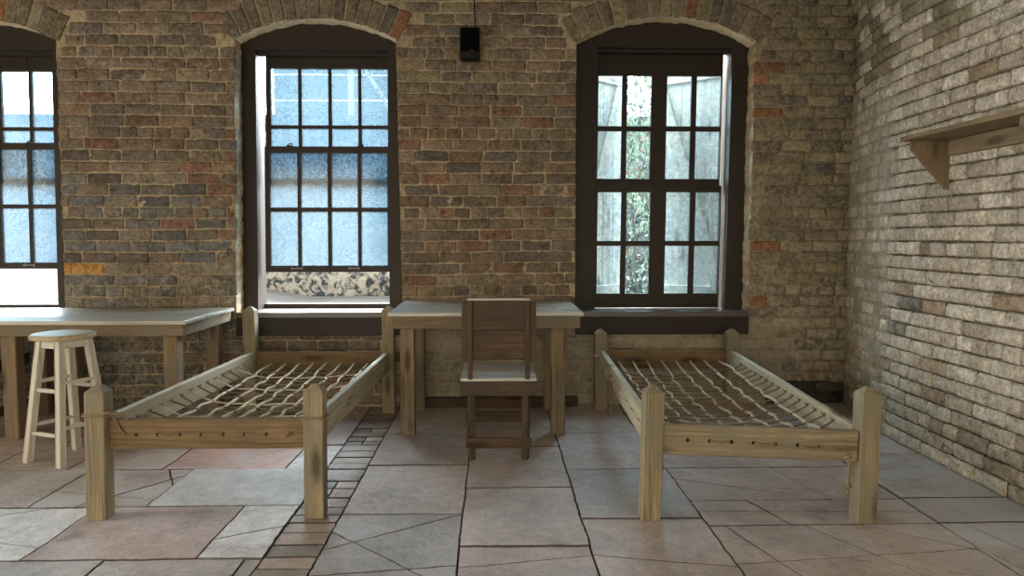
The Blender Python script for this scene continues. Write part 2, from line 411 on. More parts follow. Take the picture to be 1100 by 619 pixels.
# outer face and top
for k in range(4):
    lo = OPEN[k - 1] if k > 0 else None; hi = OPEN[k] if k < 3 else None
    a_ = lo['r'][0] if lo else WX0; b_ = hi['l'][0] if hi else WX1
    wall.add([(a_, T, 0), (b_, T, 0), (b_, T, CEIL), (a_, T, CEIL)], [(3, 2, 1, 0)], 0, cs=[MORT_R + (1,)] * 4)
for o in OPEN:
    n = 24; xs = np.linspace(o['l'][0], o['r'][0], n + 1); vs = []
    for x in xs: vs += [(x, T, arch_z(o, x)), (x, T, CEIL)]
    wall.add(vs, [(2 * i, 2 * i + 1, 2 * i + 3, 2 * i + 2) for i in range(n)], 0, cs=[MORT_R + (1,)] * len(vs))
    wall.add([(o['l'][0], T, 0), (o['r'][0], T, 0), (o['r'][0], T, SILL - .16), (o['l'][0], T, SILL - .16)], [(3, 2, 1, 0)], 0, cs=[MORT_R + (1,)] * 4)

SS = (0, .05, .22, .42, .62, .82, .95, 1); TT = (0, .14, .5, .86, 1)
def brick(mb, P, uv, depth, tint, seed, mort=.0, rnd=.005, amp=.006):
    """P(u, v, d) -> world point, d = distance out of the wall. uv: four corners (u,v) bl br tr tl."""
    vs = []; (a, b, c, d) = uv; nS, nT = len(SS), len(TT)
    for j, t_ in enumerate(TT):
        for i, s_ in enumerate(SS):
            u = (a[0] * (1 - s_) + b[0] * s_) * (1 - t_) + (d[0] * (1 - s_) + c[0] * s_) * t_
            v = (a[1] * (1 - s_) + b[1] * s_) * (1 - t_) + (d[1] * (1 - s_) + c[1] * s_) * t_
            e = (i in (0, nS - 1)) + (j in (0, nT - 1))
            n1 = nz(u, seed, v, 30); n2 = nz(u, seed + 4, v, 11)
            dd = depth - rnd * e + amp * n1 + amp * n2
            if e:
                u += .005 * nz(u, 9, v, 45); v += .0045 * nz(u, 19, v, 30)
                if e == 2: # chewed corners
                    u += (b[0] - a[0]) * .02 * (1 if i == 0 else -1)
            vs.append(P(u, v, dd))
    fs = [(j * nS + i, j * nS + i + 1, (j + 1) * nS + i + 1, (j + 1) * nS + i) for j in range(nT - 1) for i in range(nS - 1)]
    ring = [i for i in range(nS)] + [j * nS + nS - 1 for j in range(1, nT)] + [(nT - 1) * nS + i for i in range(nS - 2, -1, -1)] + [j * nS for j in range(nT - 2, 0, -1)]
    # skirt back into the joint
    cu = (a[0] + b[0] + c[0] + d[0]) / 4; cv = (a[1] + b[1] + c[1] + d[1]) / 4
    base = len(vs); cor = []
    def quad(s_, t_):
        return ((a[0] * (1 - s_) + b[0] * s_) * (1 - t_) + (d[0] * (1 - s_) + c[0] * s_) * t_,
                (a[1] * (1 - s_) + b[1] * s_) * (1 - t_) + (d[1] * (1 - s_) + c[1] * s_) * t_)
    for r in ring:
        i = r % nS; j = r // nS; u, v = quad(SS[i], TT[j]); vs.append(P(u, v, -.02))
    m = len(ring)
    for k in range(m): fs.append((ring[k], base + k, base + (k + 1) % m, ring[(k + 1) % m]))
    mb.add(vs, fs, 0, cs=[tint] * len(vs), smooth=True)

CO = .0817; BL = .238
rb = random.Random(3)
def pick(cols, r): return cols[int(r.random() * len(cols)) % len(cols)]
GREY = [(112, 102, 90), (104, 96, 86), (118, 108, 94), (108, 100, 90), (98, 92, 86), (122, 112, 98)]
BLUE = [(102, 102, 102), (112, 110, 108), (94, 92, 90), (104, 102, 98), (116, 108, 98), (98, 90, 82)]
BRN = [(118, 102, 86), (112, 97, 83), (108, 95, 82), (120, 104, 87), (112, 100, 86), (106, 96, 84), (122, 110, 94)]
RED = [(122, 96, 82), (118, 92, 78), (122, 98, 84)]
OLV = [(130, 122, 98), (122, 114, 94), (134, 126, 106), (118, 110, 92), (124, 114, 92), (116, 110, 92)]
def back_tint(x, z, r):
    w_ = .30
    if x < -1.86:
        p = GREY * 2 + BRN if z > 1.7 else BLUE * 2 + GREY
        if z > 1.9 or (x > -2.3): p = p + BRN + RED
        w_ = .25 + .3 * (z > 2.2) + .35 * (z < 1.1)
    elif x < .65:
        p = BRN * 3 + RED + GREY; w_ = .25
        if z > 2.3: p = OLV + GREY + BRN; w_ = .5
        if x > .2: p = p + GREY
    else:
        p = OLV * 3 + GREY; w_ = .55
        if z < .9: p = GREY + BRN + [(130, 122, 106)] * 3; w_ = .75
        if x < 2.1 and x > 1.88 and r.random() < .14: p = [(140, 100, 74), (128, 96, 74), (96, 94, 90)]; w_ = .2
    if z < .66 and -.75 < x < 2.2: w_ = 1.0; p = p + [(150, 138, 114)] * 6
    c = lin(pick(p, r)); k = r.uniform(.85, 1.18)
    if -3.12 < x < -2.86 and abs(z - (1.05)) < .045: c = lin((172, 130, 80)); w_ = .05; k = 1
    if x > 2.12 and z < .16 + .05 * nz(x, 6, 0, 7): k *= .22; w_ = .0  # shade of the corner hole painted into the brick tint
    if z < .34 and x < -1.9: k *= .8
    return (c[0] * k, c[1] * k, c[2] * k, w_)
def Pback(u, v, d): return (u, -d, v + .008 * nz(u, 31, v, .9) * (1 if v < 2.55 else 0))
def open_at(x0, x1, z):
    """clip an interval against openings (incl. arches) at height z; returns list of intervals"""
    iv = [(x0, x1)]
    for o in OPEN:
        if z < SILL - .14 or z > o['cr'] + .02: continue
        l, r_ = side(o, 'l', z), side(o, 'r', z)
        if z > o['sp'] - .02:
            cx, cz, R = arch_geo(o); q = (R + .03) ** 2 - (z - cz) ** 2
            if q <= 0: continue
            l, r_ = cx - math.sqrt(q), cx + math.sqrt(q)
        out = []
        for a, b in iv:
            if b <= l or a >= r_: out.append((a, b)); continue
            if a < l: out.append((a, l))
            if b > r_: out.append((r_, b))
        iv = out
    return iv
def in_ring(x, z):
    for o in OPEN:
        cx, cz, R = arch_geo(o); d = math.hypot(x - cx, z - cz); a = math.atan2(z - cz, x - cx)
        a1 = math.atan2(o['sp'] - cz, o['r'][0] - cx)
        if R - .02 < d < R + .19 and a1 - .02 < a < PI - a1 + .02: return True
    return False
row = 0
while row * CO < CEIL:
    z0 = row * CO + .0045; z1 = (row + 1) * CO - .0045; zc = (z0 + z1) / 2
    header = row % 7 == 3
    bl = .125 if header else BL
    x = -5.6 + (0 if row % 2 else bl / 2) + rb.uniform(-.015, .015)
    while x < WX1:
        ln = bl * rb.uniform(.93, 1.07); a, b = x + .0045, x + ln - .0045; x += ln
        if b > WX1 - .01: b = WX1 - .01
        for (p, q) in open_at(a, b, zc):
            if q - p < .035: continue
            if in_ring((p + q) / 2, zc): continue
            j = lambda: rb.uniform(-.0045, .0035)
            gap = rb.random()
            e0 = rb.uniform(-.006, .008) if p != a else 0; e1 = rb.uniform(-.008, .006) if q != b else 0
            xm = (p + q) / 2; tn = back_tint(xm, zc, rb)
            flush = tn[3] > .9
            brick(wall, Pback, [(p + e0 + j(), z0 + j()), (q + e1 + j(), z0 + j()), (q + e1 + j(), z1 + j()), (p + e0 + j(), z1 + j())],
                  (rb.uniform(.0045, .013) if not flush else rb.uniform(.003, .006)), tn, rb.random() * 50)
    row += 1
# voussoirs
for o in OPEN:
    cx, cz, R = arch_geo(o); a0 = math.atan2(o['sp'] - cz, o['l'][0] - cx) + .02; a1 = math.atan2(o['sp'] - cz, o['r'][0] - cx) - .02
    n = int((a0 - a1) * (R + .05) / .083)
    for k in range(n):
        t0 = a0 + (a1 - a0) * (k + .06) / n; t1 = a0 + (a1 - a0) * (k + .94) / n
        h = rb.uniform(.185, .215)
        q = [(cx + (R + .002) * math.cos(t0), cz + (R + .002) * math.sin(t0)), (cx + (R + .002) * math.cos(t1), cz + (R + .002) * math.sin(t1)),
             (cx + (R + h) * math.cos(t1), cz + (R + h) * math.sin(t1)), (cx + (R + h) * math.cos(t0), cz + (R + h) * math.sin(t0))]
        c = lin(pick(OLV + GREY + ([(128, 92, 70)] if rb.random() < .5 else []), rb)); kk = rb.uniform(.75, 1.2)
        brick(wall, Pback, q, rb.uniform(.007, .012), (c[0] * kk, c[1] * kk, c[2] * kk, .45), rb.random() * 50)
struct(wall.build('wall_back', [M['brick'], M['plaster']]))

# ---- right wall: path kinks near the corner where it has been skimmed over
RW = [(2.645, 0.0), (2.560, -.33), (2.495, -.70), (2.462, -1.10), (2.456, -1.5), (2.462, -8.2)]
def rw_at(u): # u = distance from the back corner
    u0 = 0
    seg = list(zip(RW[:-1], RW[1:]))
    for (p, q) in seg:
        l = math.hypot(q[0] - p[0], q[1] - p[1])
        if u <= u0 + l or q is RW[-1]:
            t_ = (u - u0) / l; d = ((q[0] - p[0]) / l, (q[1] - p[1]) / l)
            return p[0] + (q[0] - p[0]) * t_, p[1] + (q[1] - p[1]) * t_, d[1], -d[0]   # inward normal (-x side)
        u0 += l
def Pright(u, v, d):
    x, y, nx_, ny_ = rw_at(u)
    return (x + nx_ * d, y + ny_ * d, v)
wr = MB()
UT = 8.2
nu, nv = 300, 100
vs = []; cs = []
def skim(u, v): # skimmed patch next to the corner and a damaged upper area
    a = 1.0 - (u - .86 - .10 * nz(0, 2, v, 5)) / .08
    a = max(0, min(1, a)) * max(0, min(1, (2.35 + .2 * nz(u, 4, 0, 4) - v) / .2))
    return a
for j in range(nv + 1):
    for i in range(nu + 1):
        u = (i / nu) ** 1.25 * UT; v = -.05 + (CEIL + .05) * j / nv
        sk = skim(u, v)
        d = -.004 + .010 * sk + .004 * nz(u, 0, v, 12) + .002 * nz(u, 5, v, 40)
        vs.append(Pright(u, v, d))
        c = [m * (1 - sk) * .5 + q * sk for m, q in zip(lin((118, 110, 94)), lin((138, 132, 114)))]
        dk = 1.0
        if u < .3 and v < .16 + .08 * nz(u, 1, v, 8): dk = .3  # corner hole continues here, shade put into the mortar colour
        cs.append((c[0] * dk, c[1] * dk, c[2] * dk, .5 + .3 * sk))
fs = [(j * (nu + 1) + i, j * (nu + 1) + i + 1, (j + 1) * (nu + 1) + i + 1, (j + 1) * (nu + 1) + i) for j in range(nv) for i in range(nu)]
wr.add(vs, [f[::-1] for f in fs], 0, cs=cs, smooth=True)
PALE = [(176, 167, 152), (188, 180, 166), (166, 156, 142), (182, 172, 156), (160, 149, 134), (174, 165, 152)]
row = 0
while row * CO < CEIL:
    z0 = row * CO + .0055; z1 = (row + 1) * CO - .0055; zc = (z0 + z1) / 2
    bl = .122 if row % 6 == 2 else BL
    u = .0 + (0 if row % 2 else bl / 2) + rb.uniform(-.02, .02)
    while u < 6.4:
        ln = bl * rb.uniform(.92, 1.08); a, b = u + .0055, u + ln - .0055; u += ln
        if a < .01: a = .01
        if b - a < .03: continue
        um = (a + b) / 2; sk = skim(um, zc)
        if sk > .6 and rb.random() < .08: continue
        p = PALE
        if zc > 2.3 and um < 1.6: p = OLV + PALE
        if rb.random() < .04: p = [(140, 124, 104)]
        if .9 < um < 1.25 and zc < 1.5 and rb.random() < .2: p = [(124, 116, 106), (112, 106, 98)]
        c = lin(pick(p, rb)); k = rb.uniform(.9, 1.12)
        if um < .3 and zc < .16: k *= .35  # bricks by the corner hole darkened, its shade put into their colour
        j = lambda: rb.uniform(-.003, .003)
        dep = rb.uniform(.010, .019) if sk < .5 else rb.uniform(.0065, .012)
        if zc < .45 and sk < .5: dep *= .75; k *= .85
        brick(wr, Pright, [(a + j(), z0 + j()), (b + j(), z0 + j()), (b + j(), z1 + j()), (a + j(), z1 + j())], dep,
              (c[0] * k, c[1] * k, c[2] * k, .55 if sk < .5 else .75), rb.random() * 50, rnd=.007, amp=.005)
    row += 1
# the faces point into the room (-x); give the wall real thickness outside
wr.add([(2.80, .5, 0), (2.80, UT * -1, 0), (2.80, -UT, CEIL), (2.80, .5, CEIL)], [(0, 1, 2, 3)], 0, cs=[(.3, .28, .25, 1)] * 4)
struct(wr.build('wall_right', [M['brick']]))

# ---- rear and left walls with openings (behind / beside the camera), ceiling
def wall_panels(name, horiz, const, lo, hi, opens, thick):
    mb = MB(); xs = sorted(set([lo, hi] + [v for o in opens for v in o[:2]]))
    def q(a, b, z0, z1):
        c = ((a + b) / 2, const + thick / 2, (z0 + z1) / 2) if horiz else (const + thick / 2, (a + b) / 2, (z0 + z1) / 2)
        s_ = (b - a, abs(thick), z1 - z0) if horiz else (abs(thick), b - a, z1 - z0)
        n0 = len(mb.v); mb.box(c, s_, ch=.001)
        for i in range(n0, len(mb.v)): mb.c[i] = lin((124, 106, 84)) + (.5,)
    for a, b in zip(xs[:-1], xs[1:]):
        op = [o for o in opens if o[0] <= a and o[1] >= b]
        if not op: q(a, b, 0, CEIL)
        else:
            o = op[0]
            if o[2] > 0: q(a, b, 0, o[2])
            q(a, b, o[3], CEIL)
    return struct(mb.build(name, [M['brick']]))
wall_panels('wall_front', True, REAR_Y, LEFT_X, 2.8, REAR_OPEN, -.4)
wall_panels('wall_left', False, LEFT_X, REAR_Y, .5, LEFT_OPEN, -.4)
mb = MB()
for i in range(42):
    x = LEFT_X + .2 * i + .1
    if x < 2.9: mb.box((x, -3.85, CEIL + .02), (.196, 8.7, .04), 1, .003)
for y in np.arange(-7.6, .2, 1.15): mb.box((-1.4, y, CEIL - .0 - .09), (8.3, .12, .18), 0, .004)
struct(mb.build('ceiling', [M['ceiling_wood']]))

# ---- flagstone floor: slabs laid out as in the room, each with its own level and tint, on a grout bed
PINK = [(158, 147, 139), (160, 147, 140), (153, 143, 135), (166, 154, 146)]
BLG = [(152, 148, 144), (156, 153, 149), (146, 141, 136), (152, 146, 140)]
ROSE = [(168, 138, 126)]
WHT = [(188, 188, 186), (182, 182, 180)]
rf = random.Random(11)
def clip_poly(poly, n, d):
    """keep the side n.p <= d; edges carry their gap: poly = [(x,y,gap of edge starting here)]"""
    out = []
    for i in range(len(poly)):
        a = poly[i]; b = poly[(i + 1) % len(poly)]
        da = n[0] * a[0] + n[1] * a[1] - d; db = n[0] * b[0] + n[1] * b[1] - d
        if da <= 0: out.append(a)
        if da * db < 0:
            t_ = da / (da - db); p = (a[0] + (b[0] - a[0]) * t_, a[1] + (b[1] - a[1]) * t_)
            out.append((p[0], p[1], CRACK if da <= 0 else a[2]))
    return out
CRACK = .0030; JOINT = .0032
def inset(poly):
    n = len(poly); out = []
    def line(i):
        a = poly[i]; b = poly[(i + 1) % n]; dx, dy = b[0] - a[0], b[1] - a[1]; l = math.hypot(dx, dy) or 1e-9
        nx_, ny_ = -dy / l, dx / l   # inward for ccw
        return a[0] + nx_ * a[2], a[1] + ny_ * a[2], dx / l, dy / l
    for i in range(n):
        x1, y1, ax_, ay_ = line(i - 1); x2, y2, bx_, by_ = line(i)
        cr = ax_ * by_ - ay_ * bx_
        if abs(cr) < 1e-5: out.append((x2, y2)); continue
        t_ = ((x2 - x1) * by_ - (y2 - y1) * bx_) / cr; out.append((x1 + ax_ * t_, y1 + ay_ * t_))
    return out
def wob(x, y):
    return (.005 * nz(x, y, 0, 4) + .005 * nz(x, y, 3, 22), .005 * nz(x, y, 8, 4) + .005 * nz(x, y, 13, 22))
floor = MB()
def slab(poly, tint, z, tilt):
    p = inset(poly); ring = []
    for i in range(len(p)):
        a = p[i]; b = p[(i + 1) % len(p)]; n = max(1, int(math.hypot(b[0] - a[0], b[1] - a[1]) / .03))
        for k in range(n): ring.append((a[0] + (b[0] - a[0]) * k / n, a[1] + (b[1] - a[1]) * k / n))
    cx = sum(q[0] for q in ring) / len(ring); cy = sum(q[1] for q in ring) / len(ring)
    lo = []; mid = []; hi = []
    for (x, y) in ring:
        wx_, wy_ = wob(x, y); x += wx_; y += wy_; l = math.hypot(x - cx, y - cy) or 1
        ux, uy = (x - cx) / l, (y - cy) / l; zz = z + tilt[0] * (x - cx) + tilt[1] * (y - cy)
        lo.append((x, y, -.02)); mid.append((x - ux * .0006, y - uy * .0006, zz - .002))
        hi.append((x - ux * .0025, y - uy * .0025, zz))
    n = len(ring); vs = lo + mid + hi
    fs = [tuple(range(2 * n, 3 * n))]
    for r in (0, n):
        fs += [(r + i, r + (i + 1) % n, r + n + (i + 1) % n, r + n + i) for i in range(n)]
    dirt_or_shade = (tint[0] * .28, tint[1] * .26, tint[2] * .24, 0)   # shade of the joints painted into the slab sides
    floor.add(vs, fs, 0, cs=[dirt_or_shade] * (2 * n) + [tint] * n)
def stone(x0, x1, y0, y1, cols, wash=.35, cracks=(), z=None):
    polys = [[(x0, y0, JOINT * 1.9), (x1, y0, JOINT), (x1, y1, JOINT * 1.9), (x0, y1, JOINT)]]
    for (ax_, ay_, bx_, by_) in cracks:
        n = (by_ - ay_, -(bx_ - ax_)); d = n[0] * ax_ + n[1] * ay_; new = []
        for p in polys:
            s1 = clip_poly(p, n, d); s2 = clip_poly(p, (-n[0], -n[1]), -d)
            new += [q for q in (s1, s2) if len(q) >= 3]
        polys = new
    c = lin(pick(cols, rf)); k = rf.uniform(.88, 1.1); z = rf.uniform(-.003, .002) if z is None else z
    tl = (rf.uniform(-.003, .003), rf.uniform(-.003, .003))
    for p in polys:
        k2 = rf.uniform(.96, 1.04)
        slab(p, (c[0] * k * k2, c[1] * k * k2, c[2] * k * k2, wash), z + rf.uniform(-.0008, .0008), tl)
XL = LEFT_X; XR = 2.70
# brick strip
y = -8.1
while y < -.05:
    h = rf.uniform(.085, .13); t_ = max(0, min(1, (-2.0 - y) / .8))
    if rf.random() < .25: stone(-.905, -.8, y, y + h, GREY + PINK, .2, z=-.004); stone(-.8, -.69, y, y + h, GREY + PINK, .2, z=-.003)
    else: stone(-.905, -.69, y, y + h, [(138, 126, 112), (128, 118, 106), (146, 132, 118)], .2, z=rf.uniform(-.006, 0))
    y += h
stone(-.905, -.69, y, .1, GREY)
# left field rows
def row_(y0, y1, xs, cols, cr=(), wash=.35):
    xs = sorted(xs)
    for a, b in zip(xs[:-1], xs[1:]):
        stone(a, b, y0, y1, cols if not isinstance(cols, dict) else cols.get(a, PINK), wash, [c for c in cr if a - .01 <= (c[0] + c[2]) / 2 <= b + .01])
row_(-.5, .1, [XL, -4.7, -4.0, -3.1, -2.5, -1.8, -1.2, -.905], PINK)
row_(-1.03, -.5, [XL, -4.6, -3.9, -3.2, -2.6, -1.95, -1.35, -.905], PINK, [(-3.2, -.9, -2.6, -.6)])
row_(-1.49, -1.03, [XL, -4.4, -3.6, -2.75, -2.3, -1.79, -1.13, -.905], {-1.79: ROSE, -2.75: PINK, -2.3: PINK, -1.13: WHT}, [(-2.75, -1.4, -2.3, -1.1), (-2.9, -1.25, -2.3, -1.35)], .45)
row_(-2.05, -1.49, [XL, -4.2, -3.3, -2.165, -1.62, -.905], {-2.165: PINK, -1.62: WHT, -3.3: PINK}, [(-2.165, -1.83, -1.62, -1.95), (-1.55, -1.49, -1.95, -2.05), (-3.3, -1.7, -2.7, -1.49), (-1.75, -1.49, -1.62, -1.75)], .55)
row_(-2.62, -2.05, [XL, -4.0, -3.2, -2.35, -1.837, -1.162, -.905], {-1.837: PINK, -1.162: WHT, -2.35: WHT}, [(-1.162, -2.44, -.905, -2.30), (-2.35, -2.35, -1.837, -2.5), (-2.35, -2.2, -2.05, -2.05)], .5)
row_(-3.3, -2.62, [XL, -4.4, -3.5, -2.4, -1.511, -.97, -.905], BLG, [(-2.4, -2.8, -1.9, -2.62)], .45)
for k, yy in enumerate(np.arange(-8.1, -3.35, .6)):
    xs = [XL] + [XL + .9 * i + rf.uniform(-.15, .15) for i in range(1, 5)] + [-.905]
    row_(yy, yy + .6 if yy + .6 < -3.4 else -3.3, xs, PINK + BLG)
# columns
def col_(x0, x1, ys, cols, cr=(), wash=.3):
    ys = sorted(ys)
    for a, b in zip(ys[:-1], ys[1:]):
        stone(x0, x1, a, b, cols if not isinstance(cols, dict) else cols.get(b, PINK), wash, [c for c in cr if a - .01 <= (c[1] + c[3]) / 2 <= b + .01])
col_(-.69, -.14, [-8.1, -7.4, -6.8, -6.1, -5.4, -4.8, -4.2, -3.5, -2.87, -2.167, -1.447, -.78, .1], {-2.167: BLG, -1.447: PINK}, [(-.69, -2.55, -.14, -2.17), (-.69, -2.36, -.45, -2.60), (-.5, -2.75, -.14, -2.70)], .45)
col_(-.14, .39, [-8.1, -7.5, -6.9, -6.3, -5.6, -5.0, -4.4, -3.8, -3.15, -2.53, -1.832, -1.1, -.42, .1], {-1.832: PINK, -2.53: PINK}, [(-.14, -2.72, .39, -2.62)], .35)
col_(.39, .93, [-8.1, -7.3, -6.6, -5.9, -5.2, -4.6, -4.0, -3.4, -2.98, -2.25, -1.55, -.8, .1], {-1.55: BLG}, [(.39, -2.62, .93, -2.74)], .35)
col_(.93, 1.95, [-8.1, -7.0, -6.2, -5.4, -4.6, -3.9, -3.2, -2.34, -2.03, -1.53, -.9, .1], PINK,
     [(.93, -1.70, 1.45, -1.95), (1.2, -2.03, 1.3, -2.34), (.93, -2.16, 1.95, -2.2), (.93, -2.5, 1.95, -2.9), (1.35, -2.34, 1.75, -3.1), (1.6, -2.34, 1.95, -2.62), (1.5, -1.53, 1.62, -2.03), (1.0, -2.34, 1.25, -3.2), (.93, -2.72, 1.95, -2.60)], .5)
col_(1.95, XR + .15, [-8.1, -7.1, -6.1, -5.1, -4.2, -3.3, -2.33, -2.03, -1.3, -.6, .1], PINK, [(2.05, -2.33, 2.3, -3.3), (1.95, -2.5, 2.1, -3.3)], .85)
floor.box(((XL + 2.8) / 2, -3.8, -.06), (2.8 - XL, 9.0, .092), ch=.001, mi=1)
struct(floor.build('floor', [M['flag'], M['grout']]))
mb = MB(); mb.box((.05, -.045, .035), (1.15, .05, .07), 0, .006)
struct(mb.build('baseboard_back', [M['old_wood']]))

# ---- the windows
def make_window(n, o, sash_lift, double, glass, meet_y, ct):
    """o: opening; frame face at y=.16. Casing boards, arched head, jamb, stool/apron, sashes with muntins."""
    l0, r0 = o['l'], o['r']; cx, cz, R = arch_geo(o)
    root = bpy.data.objects.new('window_%d' % n, None); C.objects.link(root); root['kind'] = 'structure'
    root.location = (cx, .2, SILL); root.empty_display_size = .1
    lt, lb, rt, rbm = ct['lt'], ct['lb'], ct['rt'], ct['rb']; topz = ct['top']   # casing inner edges (top, bottom) and head
    def X(a, b, z): return b + (a - b) * max(0, min(1, (z - SILL) / (topz - SILL)))
    F0, F1 = .15, .20
    # casing: a plate from the masonry to the inner edge with an arched top
    mb = Local(root); N = 28
    def plate(pts_o, pts_i, y0, y1):
        vs = []; n_ = len(pts_o)
        for (a, b) in zip(pts_o, pts_i): vs += [(a[0], y0, a[1]), (b[0], y0, b[1]), (b[0], y1, b[1]), (a[0], y1, a[1])]
        fs = []
        for i in range(n_ - 1):
            for k in range(4): fs.append((4 * i + k, 4 * i + (k + 1) % 4, 4 * i + 4 + (k + 1) % 4, 4 * i + 4 + k))
        fs += [(3, 2, 1, 0), tuple(4 * (n_ - 1) + k for k in range(4))]
        mb.add(vs, fs)
    e = .018
    outl = [(side(o, 'l', SILL) - e, SILL - .05), (side(o, 'l', topz) - e, topz)]; inl = [(lb, SILL - .05), (lt, topz)]
    plate(outl[::-1], inl[::-1], F0, F1)
    outr = [(side(o, 'r', SILL) + e, SILL - .05), (side(o, 'r', topz) + e, topz)]; inr = [(rbm, SILL - .05), (rt, topz)]
    plate(outr, inr, F0, F1)
    xs = np.linspace(l0[0] - e, r0[0] + e, N)
    plate([(x, max(topz, (arch_z(o, x) + .02))) for x in xs], [(x, topz) for x in xs], F0 - .004, F1)
    mb.build('casing', M['paint'])
    # jamb box behind the casing
    mb = Local(root)
    jd0, jd1 = F1 - .002, .36
    for (a, b, sgn) in ((lt, lb, -1), (rt, rbm, 1)):
        q = [(a, topz), (b, SILL), (b + sgn * .03, SILL), (a + sgn * .03, topz)]
        vs = [(x, jd0, z) for x, z in q] + [(x, jd1, z) for x, z in q]
        mb.add(vs, [(0, 1, 2, 3), (7, 6, 5, 4)] + [(i, 4 + i, 4 + (i + 1) % 4, (i + 1) % 4) for i in range(4)])
    mb.box(((lt + rt) / 2, (jd0 + jd1) / 2, topz + .012), (rt - lt + .06, jd1 - jd0, .03), 0, .002)
    mb.box(((lt + rt) / 2, .215, topz - .014), (rt - lt, .025, .028), 0, .004)   # stop bead
    mb.build('jamb', M['paint'])
    # stool and apron
    mb = Local(root); a_ = side(o, 'l', SILL) + .004; b_ = side(o, 'r', SILL) - .004
    mb.box(((a_ + b_) / 2, .14, SILL - .02), (b_ - a_, .36, .04), 0, .004)
    mb.build('sill', M['sill_paint'])
    mb = Local(root); mb.box(((a_ + b_) / 2, -.018, SILL - .105), (b_ - a_ + .0, .03, .13), 0, .003); mb.build('apron', M['paint'])
    mb = Local(root); mb.box(((a_ + b_) / 2, .46, SILL - .05), (b_ - a_, .24, .05), 0, .004); mb.build('outer_sill', M['paint'])
    if not double:
        mb = Local(root); mb.box(((lb + rbm) / 2, .33, SILL + .018), (rbm - lb + .01, .06, .036), 0, .003); mb.build('sill_rail', M['paint'])
    # sashes
    def sash(z0, z1, yc, name, cols, rows, split):
        s_ = Local(root); g_ = Local(root); zl = lambda z: (X(lt, lb, z), X(rt, rbm, z))
        st = .052; th = .035
        # panes centred by column edges at top and bottom
        def xe(k, z):
            a, b = zl(z); a += ct['gapl']; b -= ct['gapr']
            return a + (b - a) * k
        def bar_v(k0, k1, za, zb, t_=th):
            q = [(xe(k0, za), za), (xe(k1, za), za), (xe(k1, zb), zb), (xe(k0, zb), zb)]
            vs = [(x, yc - t_ / 2, z) for x, z in q] + [(x, yc + t_ / 2, z) for x, z in q]
            ro = random.uniform(-9, 9)
            s_.add(vs, [(0, 1, 2, 3), (7, 6, 5, 4)] + [(i, 4 + i, 4 + (i + 1) % 4, (i + 1) % 4) for i in range(4)], gs=[(v[2] + ro, v[0], v[1]) for v in vs])
        kk = cols # list of (pane left, pane right) fractions
        bounds = [0.0] + [v for p in kk for v in p] + [1.0]
        for i in range(0, len(bounds), 2):
            wide = i in (0, len(bounds) - 2) or (bounds[i + 1] - bounds[i]) > .05
            bar_v(bounds[i], bounds[i + 1], z0, z1, th if wide else th * .7)
        rr = [z0] + [v for p in rows for v in p] + [z1]
        for i in range(0, len(rr), 2):
            for (p, q) in kk:
                za, zb = rr[i], rr[i + 1]; edge = i in (0, len(rr) - 2); t_ = (th if edge else th * .7) - .002
                vv = [(xe(p, za), za), (xe(q, za), za), (xe(q, zb), zb), (xe(p, zb), zb)]
                vs = [(x, yc - t_ / 2, z) for x, z in vv] + [(x, yc + t_ / 2, z) for x, z in vv]
                s_.add(vs, [(0, 1, 2, 3), (7, 6, 5, 4)] + [(j, 4 + j, 4 + (j + 1) % 4, (j + 1) % 4) for j in range(4)])
        so = s_.build(name, M['paint'])
        for (p, q) in kk:
            for (za, zb) in rows:
                vv = [(xe(p, za) - .003, za - .003), (xe(q, za) + .003, za - .003), (xe(q, zb) + .003, zb + .003), (xe(p, zb) - .003, zb + .003)]
                g_.add([(x, yc + .004, z) for x, z in vv] + [(x, yc + .007, z) for x, z in vv], [(0, 1, 2, 3), (7, 6, 5, 4)])
        g_.build('glass', glass, so); return so
    up = sash(*ct['upper'], 'upper_sash', ct['cols'], ct['urows'], double)
    loz = sash(*ct['lower'], 'lower_sash', ct['cols'], ct['lrows'], double)
    zb = ct['lower'][0] + .028; w_ = rbm - lb
    for fx in ct['lifts']:
        x = lb + w_ * fx; mb = Local(root); y = ct['lower'][2] - .017
        mb.box((x, y - .008, zb), (.09, .014, .010), 0, .004); mb.box((x - .035, y - .003, zb), (.014, .008, .02), 0, .002); mb.box((x + .035, y - .003, zb), (.014, .008, .02), 0, .002)
        mb.build('sash_lift', M['iron'] if not double else M['paint'], loz)
    if not double:
        for fx in (.24, .78):
            x = lb + w_ * fx; mb = Local(root)
            mb.box((x, ct['lower'][2], ct['lower'][1] + .004), (.05, .03, .008), 0, .003); mb.tube([(x - .016, ct['lower'][2] - .008, ct['lower'][1] + .010), (x, ct['lower'][2] - .004, ct['lower'][1] + .022), (x + .022, ct['lower'][2], ct['lower'][1] + .016)], .005, 8)
            mb.build('sash_lock', M['paint'], loz)
    return root
YU, YL = .29, .245
c4 = [(.060, .288), (.318, .523), (.553, .760), (.790, .985)]
